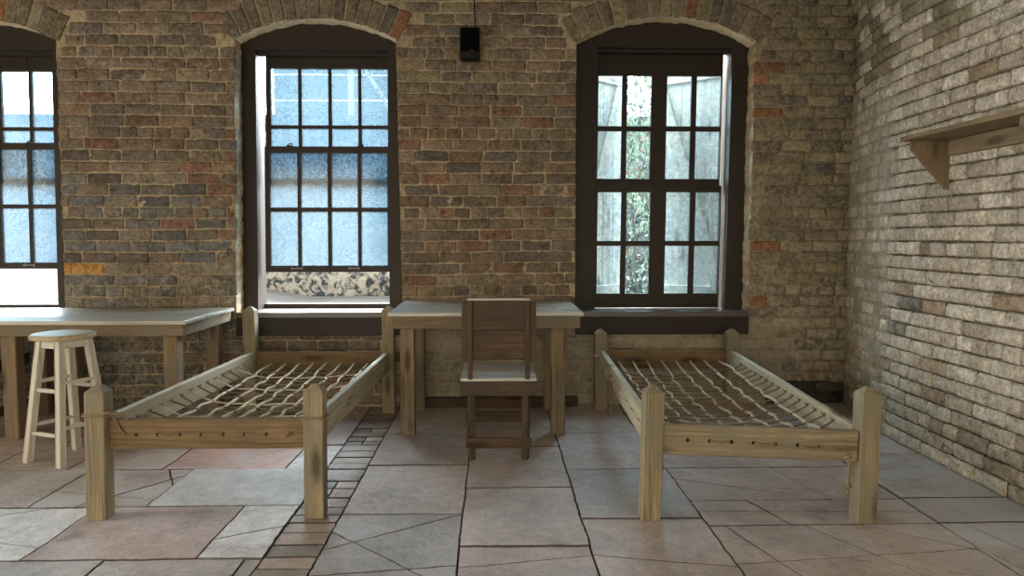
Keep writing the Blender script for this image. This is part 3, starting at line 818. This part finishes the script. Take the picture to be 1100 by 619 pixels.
# (edge fractions measured across the sash)
make_window(2, OPEN[1], True, False, M['glass_dirty'], 1.9,
    dict(lt=-1.752, lb=-1.775, rt=-.775, rb=-.787, top=2.63, gapl=.036, gapr=.0, cols=[(.040, .257), (.285, .497), (.527, .737), (.765, .975)],
         upper=(1.66, 2.629, YU), urows=[(1.70, 2.075), (2.10, 2.525)], lower=(.985, 1.935, YL), lrows=[(1.034, 1.444), (1.476, 1.886)], lifts=(.28, .72)))
make_window(1, OPEN[0], True, False, M['glass_dirty'], 1.9,
    dict(lt=-4.19, lb=-4.20, rt=-3.232, rb=-3.262, top=2.618, gapl=.0, gapr=.0, cols=[(.040, .257), (.285, .497), (.527, .737), (.765, .962)],
         upper=(1.66, 2.617, YU), urows=[(1.70, 2.052), (2.078, 2.49)], lower=(1.012, 1.955, YL), lrows=[(1.06, 1.467), (1.497, 1.906)], lifts=(.28, .74)))
make_window(3, OPEN[2], False, True, M['glass_clear'], 1.65,
    dict(lt=.781, lb=.768, rt=1.792, rb=1.771, top=2.665, gapl=.0, gapr=.028, cols=[(.027, .215), (.255, .443), (.565, .757), (.800, .990)],
         upper=(1.60, 2.655, YU + .005), urows=[(1.70, 2.065), (2.103, 2.485)], lower=(.706, 1.645, YL), lrows=[(.815, 1.184), (1.222, 1.595)], lifts=(.24, .72)))

# ================================================================== OUTDOORS
mb = MB(); nx_, ny_ = 60, 40; vs = []
def gz(x, y):
    b = max(0, min(1, (-4.6 - x) / 2.0)) * max(0, min(1, (y - 1.5) / 6))
    return -.05 + .75 * b + .03 * nz(x, y, 0, .6)
for j in range(ny_ + 1):
    for i in range(nx_ + 1):
        x = -30 + 60 * i / nx_; y = .5 + 12 * (j / ny_) ** 1.5; vs.append((x, y, gz(x, y)))
mb.add(vs, [(j * (nx_ + 1) + i, j * (nx_ + 1) + i + 1, (j + 1) * (nx_ + 1) + i + 1, (j + 1) * (nx_ + 1) + i) for j in range(ny_) for i in range(nx_)], smooth=True)
struct(mb.build('ground', [M['sand']]))
mb = MB(); mb.box((-2, -14, -.06), (40, 10.6, .1), ch=.001); struct(mb.build('ground_behind', [M['sand']]))
mb = MB()   # rubble fort wall across the yard with a sloping coping
N = 60; vs = []
for i in range(N + 1):
    x = -26 + 52 * i / N
    for j in range(9): vs.append((x, 10.9 + .12 * nz(x, 0, j, 1.3), -.2 + 4.1 * j / 8))
    vs.append((x, 24, 4.2))
mb.add(vs, [(i * 10 + j, (i + 1) * 10 + j, (i + 1) * 10 + j + 1, i * 10 + j + 1) for i in range(N) for j in range(9)], smooth=False)
struct(mb.build('wall_outside', [M['tabby']]))
# pale timber outbuilding seen high through the middle window
ob = thing('outbuilding', 'pale boarded outbuilding with a diagonal brace beyond the middle window', 'building', (-3.6, 12.5, 3.9))
mb = Local(ob)
for k in range(9): mb.box((-3.6, 12.5 + .03 * (k % 2), 4.05 + k * .3), (3.2, .08, .29), 0, .02)
mb.build('siding', M['pale_ext'])
for a_, b_, n_ in (((-3.25, 12.36, 5.6), (-2.4, 12.36, 4.2), 'brace'), ((-3.35, 12.36, 3.95), (-3.35, 12.36, 6.6), 'post'), ((-2.2, 12.36, 3.95), (-2.2, 12.36, 6.6), 'post')):
    mb = Local(ob); mb.beam(a_, b_, .13, .09); mb.build(n_, M['shutter_wood'])
mb = Local(ob); mb.prism([(12.0, 6.6), (14.5, 7.5), (14.5, 7.6), (12.0, 6.72)], 0, -5.4, -1.8, ax=0); mb.build('roof', M['pale_ext'])
# plank shutters of window 3, swung outward and hinged on the outer wall face
def shutter(hx, sgn, label):
    r = thing('plank_shutter', label, 'shutter', (hx, T + .03, SILL - .02), 0, 'plank shutters outside the right window')
    ang = math.radians(42 if sgn > 0 else 180 - 42)
    W_, H_ = .66, 2.06; d = Vector((math.cos(ang), math.sin(ang), 0)); n_ = Vector((-d.y, d.x, 0)) * sgn   # n_ points away from the room
    Rz = Matrix.Rotation(ang, 3, 'Z')
    def at(u, out, z): return (d.x * u + n_.x * out, d.y * u + n_.y * out, z)
    for k in range(5):
        mb = MB(); wv = W_ / 5; mb.box(at(wv * (k + .5) + .01, 0, H_ / 2 + random.uniform(-.01, .01)), (wv - .004, .024, H_), 2, .002, Rz); mb.build('plank', M['shutter_wood'], r)
    for z in (.10, 1.0 * H_ - .14):
        mb = MB(); mb.box(at(W_ / 2 + .01, -.024, z), (W_ - .02, .022, .13), 0, .002, Rz); mb.build('batten', M['shutter_wood'], r)
    mb = MB(); a_ = Vector(at(.05, -.024, .17)); b_ = Vector(at(W_ - .05, -.024, H_ - .22)); q = (b_ - a_)
    ry = math.atan2(q.z, math.hypot(q.x, q.y))
    mb.box(tuple((a_ + b_) / 2), (q.length, .022, .11), 0, .002, Rz @ Matrix.Rotation(-ry, 3, 'Y')); mb.build('diagonal_brace', M['shutter_wood'], r)
    return r
shutter(.615, 1, 'left bleached plank shutter standing ajar outside the right window')
shutter(1.89, -1, 'right bleached plank shutter standing ajar outside the right window')
# tangle of vine between the shutters
sh = thing('climbing_vine', 'tangled vine with green and reddish leaves seen between the plank shutters', 'plant', (1.95, 4.6, 0))
rv = random.Random(5)
mb = Local(sh)
for k in range(14):
    x0 = 1.95 + rv.uniform(-.7, .7); y0 = 4.6 + rv.uniform(-.3, .3); pts = [(x0, y0, 0)]
    for j in range(8): pts.append((pts[-1][0] + rv.uniform(-.12, .12), pts[-1][1] + rv.uniform(-.08, .08), (j + 1) * .42))
    mb.tube(pts, .012, 6)
mb.build('stem', M['stem'])
for nm, mat, cnt, lab in (('foliage', 'leaf', 4200, None), ('red_foliage', 'leaf_red', 420, 'reddish leaves')):
    mb = Local(sh)
    for k in range(cnt):
        x = 1.95 + rv.gauss(0, .42); y = 4.6 + rv.uniform(-.35, .35); z = rv.uniform(1.35, 4.1) if rv.random() < .9 else rv.uniform(.3, 1.4)
        s_ = rv.uniform(.02, .05); R_ = Euler((rv.uniform(0, 6), rv.uniform(0, 6), rv.uniform(0, 6))).to_matrix()
        q = [Vector((-s_, 0, 0)), Vector((0, -s_ * .5, .004)), Vector((s_, 0, 0)), Vector((0, s_ * .5, .004))]
        mb.add([tuple(R_ @ p + Vector((x, y, z))) for p in q], [(0, 1, 2, 3)])
    mb.build(nm, M[mat], None, lab)

# ================================================================== FURNITURE
def rope_path(pts, step=.008):
    """Catmull-Rom through pts, resampled"""
    P = [Vector(p) for p in pts]; out = []
    for i in range(len(P) - 1):
        a = P[max(i - 1, 0)]; b = P[i]; c = P[i + 1]; d = P[min(i + 2, len(P) - 1)]
        n = max(1, int((c - b).length / step))
        for k in range(n):
            t_ = k / n
            out.append(.5 * ((2 * b) + (c - a) * t_ + (2 * a - 5 * b + 4 * c - d) * t_ * t_ + (3 * b - a - 3 * c + d) * t_ ** 3))
    out.append(P[-1]); return out
def add_rope(mb, pts, r=.005, step=.009, twist=110):
    mb.tube(rope_path(pts, step), r, 9, twist=twist, smooth=True)
def knot(mb, c, r=.014, seed=0):
    rr = random.Random(seed); pts = []
    for k in range(15):
        t_ = k / 14 * 2 * PI * 1.5
        pts.append((c[0] + r * math.cos(t_) * (1 + .3 * math.sin(3 * t_)), c[1] + r * .8 * math.sin(t_), c[2] + r * .7 * math.sin(t_ * 1.33 + rr.random())))
    add_rope(mb, pts, .006, .006)
def post(mb, cx, cy, h, w_, lean=(0, 0), pyr=.028):
    hw = w_ / 2; c = .004
    def ring(s_, z, ch):
        a = s_; l = (lean[0] * z / h, lean[1] * z / h)
        q = [(-a + ch, -a), (a - ch, -a), (a, -a + ch), (a, a - ch), (a - ch, a), (-a + ch, a), (-a, a - ch), (-a, -a + ch)]
        return [(cx + l[0] + x, cy + l[1] + y, z) for x, y in q]
    rings = [ring(hw - .001, 0, c), ring(hw, .006, c), ring(hw, (h - pyr) * .5, c), ring(hw, h - pyr, c), ring(hw * .34, h - .003, .002), ring(hw * .26, h, .002)]
    vs = [p for r in rings for p in r]; n = 8
    fs = [tuple(range(8))[::-1], tuple(range(40, 48))]
    for i in range(5): fs += [(i * n + k, i * n + (k + 1) % n, (i + 1) * n + (k + 1) % n, (i + 1) * n + k) for k in range(n)]
    ro = random.uniform(-9, 9)
    mb.add(vs, fs, gs=[(p[2] + ro, p[0] - cx + ro, p[1] - cy) for p in vs])

def make_bed(label, fl, fr, bl, brr, hf, hb, front_recess, zf, hooks, sag, seed, foot_holes, head_holes, extras):
    """fl.. = post centres"""
    W_ = .086; r_ = random.Random(seed)
    cx = (fl[0] + fr[0]) / 2; cy = (fl[1] + bl[1]) / 2
    root = thing('rope_bed', label, 'bed', (cx, cy, 0), 0, 'roped bedsteads')
    for (p, h, ln) in ((fl, hf, (.012, 0)), (fr, hf, (.006, 0)), (bl, hb, (0, 0)), (brr, hb, (0, 0))):
        mb = Local(root); post(mb, p[0], p[1], h, W_, ln); mb.build('post', M['pine'])
    RH = .135; TH = .036
    # foot and head rails, with lacing holes shown as dark bored recesses
    def rail(p, q, ya, yb, z0a, z0b, name, mat, along):
        mb = Local(root)
        c = ((p[0] + q[0]) / 2, (p[1] + q[1]) / 2, (z0a + z0b) / 2)
        ln = math.dist(p, q); ang = math.atan2(q[1] - p[1], q[0] - p[0]); tl = math.atan2(z0b - z0a, ln)
        R_ = Matrix.Rotation(ang, 3, 'Z') @ Matrix.Rotation(-tl, 3, 'Y')
        mb.box(c, (ln, TH, RH), 0, .004, R_); return mb.build(name, M[mat])
    hw = W_ / 2
    yf = fl[1] - hw + front_recess + TH / 2
    za, zb_ = zf[0] - RH / 2, zf[1] - RH / 2
    rail((fl[0] + hw, yf), (fr[0] - hw, yf + (fr[1] - fl[1])), 0, 0, za, zb_, 'foot_rail', 'pine_brown' if seed == 1 else 'pine', 0)
    yb = bl[1] - .01
    rail((bl[0] + hw, yb), (brr[0] - hw, brr[1] - .01), 0, 0, .44 - RH / 2, .437 - RH / 2, 'head_rail', 'pine_brown', 0)
    xl0, xl1 = fl[0] + .015, bl[0] + .01; xr0, xr1 = fr[0] - .012, brr[0] - .01
    rail((xl0, fl[1] + hw), (xl1, bl[1] - hw), 0, 0, zf[0] - RH / 2, .44 - RH / 2, 'side_rail', 'pine_pale', 1)
    rail((xr0, fr[1] + hw), (xr1, brr[1] - hw), 0, 0, zf[1] - RH / 2, .437 - RH / 2, 'side_rail', 'pine_pale', 1)
    # rope net
    yF = yf; yB = yb
    xi0, xi1 = xl0 + TH / 2, xr0 - TH / 2
    def net(u, v): return -sag * (math.sin(PI * max(0, min(1, u))) ** .6) * (math.sin(PI * max(0, min(1, v))) ** .6)
    NY = len(hooks); NX = len(foot_holes)
    shift = [[0] * NX for _ in range(NY)]
    sx_ = [r_.uniform(-.012, .012) for _ in range(NX)]; sy = [r_.uniform(-.02, .02) * (sag / .05) for _ in range(NY)]
    ph = r_.uniform(0, 6)
    def node(i, j):
        v = (hooks[j] - yF) / (yB - yF); x = foot_holes[i] + (head_holes[i] - foot_holes[i]) * v
        u = (x - xi0) / (xi1 - xi0)
        bunch = math.sin(PI * u)
        y = hooks[j] + sy[j] * bunch + .018 * bunch * math.sin(j * 1.9 + ph) * (sag / .05)
        x = x + sx_[i] * math.sin(PI * v) + .008 * math.sin(j * 2.3 + i * 1.7 + ph)
        return x, y, .352 + .012 + net(u, v)
    for i in range(NX):
        mb = Local(root); zf0 = zf[0] + (zf[1] - zf[0]) * i / (NX - 1) - .07
        pts = [(foot_holes[i], yF + TH / 2 - .004, zf0)]
        for j in range(NY):
            x, y, z = node(i, j); pts.append((x, y, z + (.003 if (i + j) % 2 else -.003)))
        pts.append((head_holes[i], yB - TH / 2 + .004, .355))
        add_rope(mb, pts, .0072, .010, 90); mb.build('lengthwise_rope', M['rope'])
    for j in range(NY):
        mb = Local(root); v = (hooks[j] - yF) / (yB - yF)
        xa = xl0 + (xl1 - xl0) * v + TH / 2 - .004; xb = xr0 + (xr1 - xr0) * v - TH / 2 + .004
        pts = [(xa, hooks[j] + .01, .392), (xa + .012, hooks[j], .388)]
        for i in range(NX):
            x, y, z = node(i, j); pts.append((x, y, z + (-.003 if (i + j) % 2 else .003)))
        pts += [(xb - .012, hooks[j], .384), (xb, hooks[j] + .01, .388)]
        add_rope(mb, pts, .0048, .011, 110); mb.build('crosswise_rope', M['rope_dark'] if seed == 2 or j % 3 else M['rope'])
    # pegs the crosswise ropes hook on
    for sgn, (a0, a1) in ((1, (xl0, xl1)), (-1, (xr0, xr1))):
        for j in range(NY):
            mb = Local(root); v = (hooks[j] - yF) / (yB - yF); x = a0 + (a1 - a0) * v + sgn * (TH / 2 - .002)
            mb.tube([(x - sgn * .01, hooks[j], .392), (x + sgn * .018, hooks[j], .392), (x + sgn * .022, hooks[j], .402)], .0035, 6)
            mb.build('rope_peg', M['rope_dark'])
    # stitches of lacing on the outside of the foot rail and bored holes
    yo = fl[1] - hw + front_recess
    dyr = (fr[1] - fl[1]) / (fr[0] - fl[0])
    def YO(x): return yo + dyr * (x - fl[0])
    for i in range(NX):
        x = foot_holes[i]; z = zf[0] + (zf[1] - zf[0]) * i / (NX - 1) - .07
        mb = Local(root); mb.tube([(x, YO(x) - .0015, z), (x, YO(x) + .004, z)], .0085, 12, smooth=False); mb.build('lacing_hole', M['black'])
    for i in range(1, NX - 1, 2):
        yo = YO(foot_holes[i]); mb = Local(root)
        za_ = zf[0] + (zf[1] - zf[0]) * i / (NX - 1) - .07
        if i + 1 < NX: add_rope(mb, [(foot_holes[i], yo + .006, za_), (foot_holes[i] + .012, yo - .005, za_), ((foot_holes[i] + foot_holes[i + 1]) / 2, yo - .006, za_ - .003), (foot_holes[i + 1] - .012, yo - .005, za_), (foot_holes[i + 1], yo + .006, za_)], .0045, .006)
        mb.build('rope_stitch', M['rope_dark'])
    yo = YO(foot_holes[-1])
    if seed == 1: mb = Local(root); knot(mb, (foot_holes[-1], yo - .008, zf[1] - .07), .012, seed); mb.build('rope_knot', M['rope_dark'])
    # stitches on the outer side of both side rails
    for sgn, (a0, a1) in ((-1, (xl0, xl1)), (1, (xr0, xr1))):
        for j in range(0, NY - 1, 2):
            v0 = (hooks[j] - yF) / (yB - yF); x = a0 + (a1 - a0) * v0 + sgn * (TH / 2)
            mb = Local(root); add_rope(mb, [(x - sgn * .006, hooks[j], .375), (x + sgn * .006, hooks[j] + .01, .373), (x + sgn * .006, hooks[j + 1] - .01, .371), (x - sgn * .006, hooks[j + 1], .373)], .0045, .007)
            mb.build('rope_stitch', M['rope'])
    extras(root, dict(W=W_, hw=hw, yo=yo, xr0=xr0, xr1=xr1, xl0=xl0, TH=TH, fl=fl, fr=fr, bl=bl, zf=zf))
    return root
def wrap(mb, c, hw, z, r=.005):
    e = hw + .004; q = [(-e, -e), (0, -e - .001), (e, -e), (e + .001, 0), (e, e), (0, e + .001), (-e, e), (-e - .001, 0), (-e, -e)]
    add_rope(mb, [(c[0] + x, c[1] + y, z + .002 * math.sin(i)) for i, (x, y) in enumerate(q)], r, .008)
def tail(mb, pts, kn, seed):
    add_rope(mb, pts, .0065, .007, 95); knot(mb, kn, .012, seed)
    b = pts[-1]; rr = random.Random(seed)
    for k in range(9): mb.tube([b, (b[0] + rr.uniform(-.006, .006), b[1] + rr.uniform(-.005, .005), b[2] - .01), (b[0] + rr.uniform(-.012, .012), b[1] + rr.uniform(-.008, .008), b[2] - rr.uniform(.02, .032))], [.0028, .002, .0008], 5)
def ex_left(root, d):
    mb = Local(root); fl = d['fl']; hw = d['hw']; fx, fy = fl[0] + .008, fl[1]
    wrap(mb, (fx, fy), hw, .47); knot(mb, (fx + hw + .012, fy - .03, .475), .016, 4)
    add_rope(mb, [(fx + hw + .02, fy - .02, .475), (fx + hw + .03, d['yo'] - .006, .45), (fx + hw + .055, d['yo'] - .008, .40), (fx + hw + .075, d['yo'] - .002, .375)], .0055)
    add_rope(mb, [(fx + hw + .01, fy - .03, .475), (fx + hw + .045, fy - .03, .48), (fx + hw + .075, fy - .01, .458), (fx + hw + .085, fy + .0, .445)], .0055)
    mb.build('tie_rope', M['rope_dark']); mb = Local(root); wrap(mb, (d['fr'][0] + .006, d['fr'][1]), hw, .452); mb.build('tie_rope', M['rope_dark'])
    mb = Local(root); x = d['xr0'] + d['TH'] / 2 + .007; y = -1.38
    tail(mb, [(x - .01, y, .375), (x + .008, y - .005, .372), (x + .008, y, .33), (x + .006, y - .004, .27)], (x + .007, y - .003, .275), 3)
    tail(mb, [(x - .01, y + .03, .37), (x + .006, y + .028, .362), (x + .004, y + .02, .31), (x + .008, y + .012, .262)], (x + .008, y + .015, .268), 5)
    mb.build('hanging_rope', M['rope_dark'])
def ex_right(root, d):
    mb = Local(root); x = 1.468; y = d['yo'] - .008 - .055
    tail(mb, [(x, y + .012, .345), (x - .002, y - .004, .350), (x + .004, y - .004, .30), (x + .002, y - .003, .24), (x + .004, y - .002, .185)], (x + .002, y - .003, .215), 8)
    knot(mb, (x, y - .003, .345), .012, 2); mb.build('hanging_rope', M['rope_dark'])
    mb = Local(root); x = d['xl0'] + .035 - d['TH'] / 2 - .008; y = -.95
    x = d['xl0'] + (d['bl'][0] + .01 - d['xl0']) * .62 - d['TH'] / 2 - .008
    tail(mb, [(x + .01, y, .37), (x - .006, y, .365), (x - .004, y + .004, .26), (x - .006, y, .17)], (x - .005, y, .20), 12)
    add_rope(mb, [(x + .01, y + .08, .39), (x - .006, y + .06, .36), (x - .008, y + .03, .31), (x - .006, y + .01, .33)], .0055)
    mb.build('hanging_rope', M['rope_dark'], None)
    mb = Local(root); wrap(mb, d['bl'], d['hw'], .40); mb.build('tie_rope', M['rope'])
lh = [-2.02 + .119 * k for k in range(14)]
make_bed('left roped bedstead with tall headposts under the middle window', (-1.757, -2.178), (-.800, -2.178), (-1.722, -.20), (-.747, -.20), .60, .762, .042,
         (.445, .443), lh, .050, 1, [-1.587 + .0953 * i for i in range(8)], [-1.57 + .097 * i for i in range(8)], ex_left)
rh = [-2.05 + .108 * k for k in range(15)]
make_bed('right roped bedstead with short headposts nearest the pale brick wall', (.694, -2.24), (1.628, -2.30), (.772, -.16), (1.728, -.16), .598, .588, .010,
         (.432, .410), rh, .068, 2, [.85 + .095 * i for i in range(8)], [.90 + .104 * i for i in range(8)], ex_right)

# ---- tables
def make_table(name, label, cat, x0, x1, y0, y1, z, legs, ap_h, over, front_legs_y, back_y, group, brown):
    cx, cy = (x0 + x1) / 2, (y0 + y1) / 2; root = thing(name, label, cat, (cx, cy, 0), 0)
    tt = .024; n = 5; wv = (y1 - y0) / n
    for k in range(n):
        mb = Local(root); mb.box((cx + random.uniform(-.003, .003), y0 + wv * (k + .5), z - tt / 2 + random.uniform(-.001, .001)), (x1 - x0, wv - .003, tt), 0, .003); mb.build('top_board', M['top_wood'])
    za = z - tt - ap_h / 2; at = .03
    mb = Local(root); mb.box((cx, y0 + over + at / 2, za), (x1 - x0 - 2 * over, at, ap_h), 0, .003); mb.build('front_apron', M[brown])
    mb = Local(root); mb.box((cx, y1 - over - at / 2, za), (x1 - x0 - 2 * over, at, ap_h), 0, .003); mb.build('back_apron', M[brown])
    for x in (x0 + over + at / 2, x1 - over - at / 2):
        mb = Local(root); mb.box((x, cy, za), (at, y1 - y0 - 2 * over - 2 * at - .002, ap_h), 1, .003); mb.build('side_apron', M[brown])
    lw = .088
    for lx in legs:
        for ly in (front_legs_y, back_y):
            mb = Local(root); mb.box((lx, ly, (z - tt - .002) / 2), (lw, lw, z - tt - .002), 2, .005); mb.build('leg', M[brown])
    for x in (x0 + .14, x1 - .14):
        for dz in (-.015, .015): mb = Local(root); mb.tube([(x, y0 + over - .002, za + dz), (x, y0 + over + .004, za + dz)], .004, 8, smooth=False); mb.build('nail_head', M['iron'])
    return root
make_table('desk', 'plain plank desk standing between the two beds with a chair pushed in', 'desk', -.652, .560, -.905, -.035, .785, (-.540, .408), .078, .020, -.811, -.14, None, 'table_wood')
make_table('work_table', 'wide plank table behind the stool below the leftmost window', 'table', -3.10, -1.880, -.925, -.06, .742, (-2.978, -1.995), .072, .018, -.833, -.16, None, 'table_wood')
make_table('work_table', 'plank table cut off by the left edge, abutting the one behind the stool', 'table', -4.315, -3.106, -.925, -.06, .742, (-4.19, -3.20), .072, .018, -.833, -.16, None, 'table_wood')

# ---- chair (origin at the floor under the seat centre, back towards -y)
def make_chair(label, loc, rz, tall=True):
    root = thing('wooden_chair', label, 'chair', loc, rz, 'box chairs of nailed boards')
    def P(name, *boxes, mat='old_wood'):
        mb = MB()
        for b in boxes: mb.box(*b)
        mb.build(name, M[mat], root)
    yb = -.24
    # uprights of the back, nailed behind the back boards
    if tall:
        P('back_post', ((-.158, yb, .680), (.026, .040, .44), 2)); P('back_post', ((.160, yb, .680), (.026, .040, .44), 2))
        P('back_board', ((.0, yb + .0, .818), (.290, .016, .163), 0)); P('back_board', ((.0, yb, .652), (.290, .016, .165), 0))
        P('back_side_board', ((-.187, yb + .012, .725), (.034, .055, .335), 2)); P('back_side_board', ((.190, yb + .012, .725), (.034, .055, .335), 2))
        P('back_cap_highlight', ((0, yb, .907), (.345, .044, .012), 0), mat='top_wood')  # pale strip added along the top edge, highlight put into its colour
    else:
        P('back_post', ((-.158, yb, .575), (.026, .040, .23), 2)); P('back_post', ((.160, yb, .575), (.026, .040, .23), 2))
        P('back_board', ((.0, yb + .02, .635), (.40, .018, .11), 0), mat='table_wood')
    for k in range(3): P('seat_board', ((0, -.175 + .165 * k, .459), (.424, .160, .020), 0), mat='top_wood')
    P('front_apron', ((0, yb - .012, .408), (.424, .026, .080), 0)); P('rear_apron', ((0, .235, .408), (.42, .024, .080), 0))
    P('side_apron', ((-.20, 0, .408), (.022, .44, .078), 1)); P('side_apron', ((.20, 0, .408), (.022, .44, .078), 1))
    for sx_ in (-1, 1):
        for (y0_, y1_) in ((yb + .025, yb + .012), (.19, .23)):
            mb = MB(); mb.beam((sx_ * .155, y0_, .445), (sx_ * (.150 if y0_ < 0 else .175), y1_, .0), .034, .034); mb.build('leg', M['old_wood'], root)
    P('stretcher', ((.0, yb - .016, .103), (.368, .02, .058), 0)); P('stretcher', ((.0, .20, .140), (.33, .02, .062), 0))
    P('side_stretcher', ((-.175, 0, .22), (.018, .44, .045), 1)); P('side_stretcher', ((.175, 0, .22), (.018, .44, .045), 1))
    return root
make_chair('dark board chair with its back to us, drawn up to the plank desk', (.028, -1.13, 0), 0)
make_chair('low-backed board chair pushed under the leftmost table', (-3.50, -.47, 0), math.radians(90), False)

# ---- stool
st = thing('bar_stool', 'tall whitewashed round-seated stool in front of the left table', 'stool', (-2.408, -1.278, 0))
mb = Local(st); R0 = .166
mb.lathe((-2.408, -1.278, .686), [(R0 - .012, 0), (R0 - .003, .004), (R0, .014), (R0 - .003, .024), (R0 - .012, .030), (R0 - .05, .029), (R0 - .1, .0275), (.02, .027)], 40)
for i in range(len(mb.g)): p = mb.v[i]; mb.g[i] = (p[0], p[1], p[2])
mb.build('seat', M['seat_wood'])
A = Vector((-2.595, -1.345)); B = Vector((-2.350, -1.450)); Cc = Vector((-2.463, -1.095)); D = B + (Cc - A)
ctr = (A + B + Cc + D) / 4; ang = math.atan2(B.y - A.y, B.x - A.x)
def topv(p, z): t_ = z / .686; q = p + (ctr + (p - ctr) * .56 - p) * t_; return Vector((q.x, q.y, z))
for p in (A, B, Cc, D):
    mb = Local(st); a_ = topv(p, 0.0); b_ = topv(p, .686)
    d_ = (b_ - a_).normalized(); Rm = Matrix.Rotation(ang, 3, 'Z')
    # shear the leg so its ends stay level
    hw = .0205; vs = []; 
    for z in (0, .3, .686):
        q = topv(p, z)
        for (ux, uy) in ((-1, -1), (1, -1), (1, 1), (-1, 1)):
            for (cx_, cy_) in (((1, .8), (.8, 1)) if ux * uy < 0 else ((.8, 1), (1, .8))):
                o_ = Rm @ Vector((ux * hw * cx_, uy * hw * cy_, 0)); vs.append((q.x + o_.x, q.y + o_.y, z))
    fs = [tuple(range(8))[::-1], tuple(range(16, 24))] + [(r + k, r + (k + 1) % 8, r + 8 + (k + 1) % 8, r + 8 + k) for r in (0, 8) for k in range(8)]
    mb.add(vs, fs, gs=[(v[2] * 1 + p.x * 3, v[0], v[1]) for v in vs]); mb.build('leg', M['stool_wood'])
for (p, q, zs_) in ((A, B, (.165, .405)), (Cc, D, (.165, .405)), (B, D, (.205, .450)), (A, Cc, (.205, .450))):
    for z in zs_:
        mb = Local(st); a_ = topv(p, z); b_ = topv(q, z); n = 9
        mb.tube([a_.lerp(b_, k / (n - 1)) for k in range(n)], [.0085 + .004 * math.sin(PI * k / (n - 1)) for k in range(n)], 12); mb.build('rung', M['stool_wood'])
for (p, q) in ((A, B), (Cc, D), (B, D), (A, Cc)):
    mb = Local(st); a_ = topv(p, .66); b_ = topv(q, .66); mb.beam(a_, b_, .018, .045, roll=PI / 2 if False else 0); mb.build('seat_rail', M['stool_wood'])

# ---- wall shelf on the right wall
sf = thing('wall_shelf', 'rough pine shelf on triangular brackets fixed to the pale right brick wall', 'shelf', (2.44, -2.3, 1.76))
mb = Local(sf); mb.box((2.318, -2.33, 1.776), (.248, 1.72, .024), 1, .003); mb.build('shelf_board', M['shelf_wood'])
mb = Local(sf); mb.box((2.425, -2.30, 1.722), (.032, 1.50, .082), 1, .003); mb.build('cleat', M['shelf_wood'])
for y in (-1.505, -2.34, -3.08):
    mb = Local(sf); mb.prism([(1.763, 2.236), (1.763, 2.444), (1.505, 2.444), (1.512, 2.428), (1.722, 2.236)], 1, y - .016, y + .016, ax=2); mb.build('bracket', M['shelf_wood'])
for y in (-1.6, -2.1, -2.6):
    mb = Local(sf); mb.tube([(2.412, y, 1.725), (2.405, y, 1.725)], .006, 10, smooth=False); mb.build('screw', M['iron'])

# ---- black loudspeaker high on the wall between the windows
sp = thing('loudspeaker', 'small black box loudspeaker mounted high on the brick between the windows', 'speaker', (-.165, -.02, 2.51))
mb = Local(sp); mb.box((-.165, -.068, 2.620), (.142, .10, .222), 2, .008); mb.build('cabinet', M['black'])
mb = Local(sp); mb.box((-.165, -.120, 2.640), (.124, .008, .160), 2, .003); mb.build('grille', M['mesh_black'])
mb = Local(sp); mb.lathe((0, 0, 0), [(.028, 0), (.027, .006), (.014, .008), (.010, .003)], 24)
mb.v = [(-.150 + x, -.121 - z, 2.552 + y) for x, y, z in mb.v]; mb.build('driver', M['black'])
mb = Local(sp); mb.box((-.165, -.014, 2.62), (.05, .026, .12), 2, .003); mb.build('bracket', M['black'])
cb = MB(); cb.tube(rope_path([(-.128, -.03, 2.72), (-.128, -.026, 2.78), (-.134, -.02, 2.90), (-.133, -.02, 3.10), (-.136, -.02, 3.18)], .02), .004, 8)
o = cb.build('cable', M['black']); tag(o, 'thin black cable running up the bricks from the loudspeaker', 'cable')
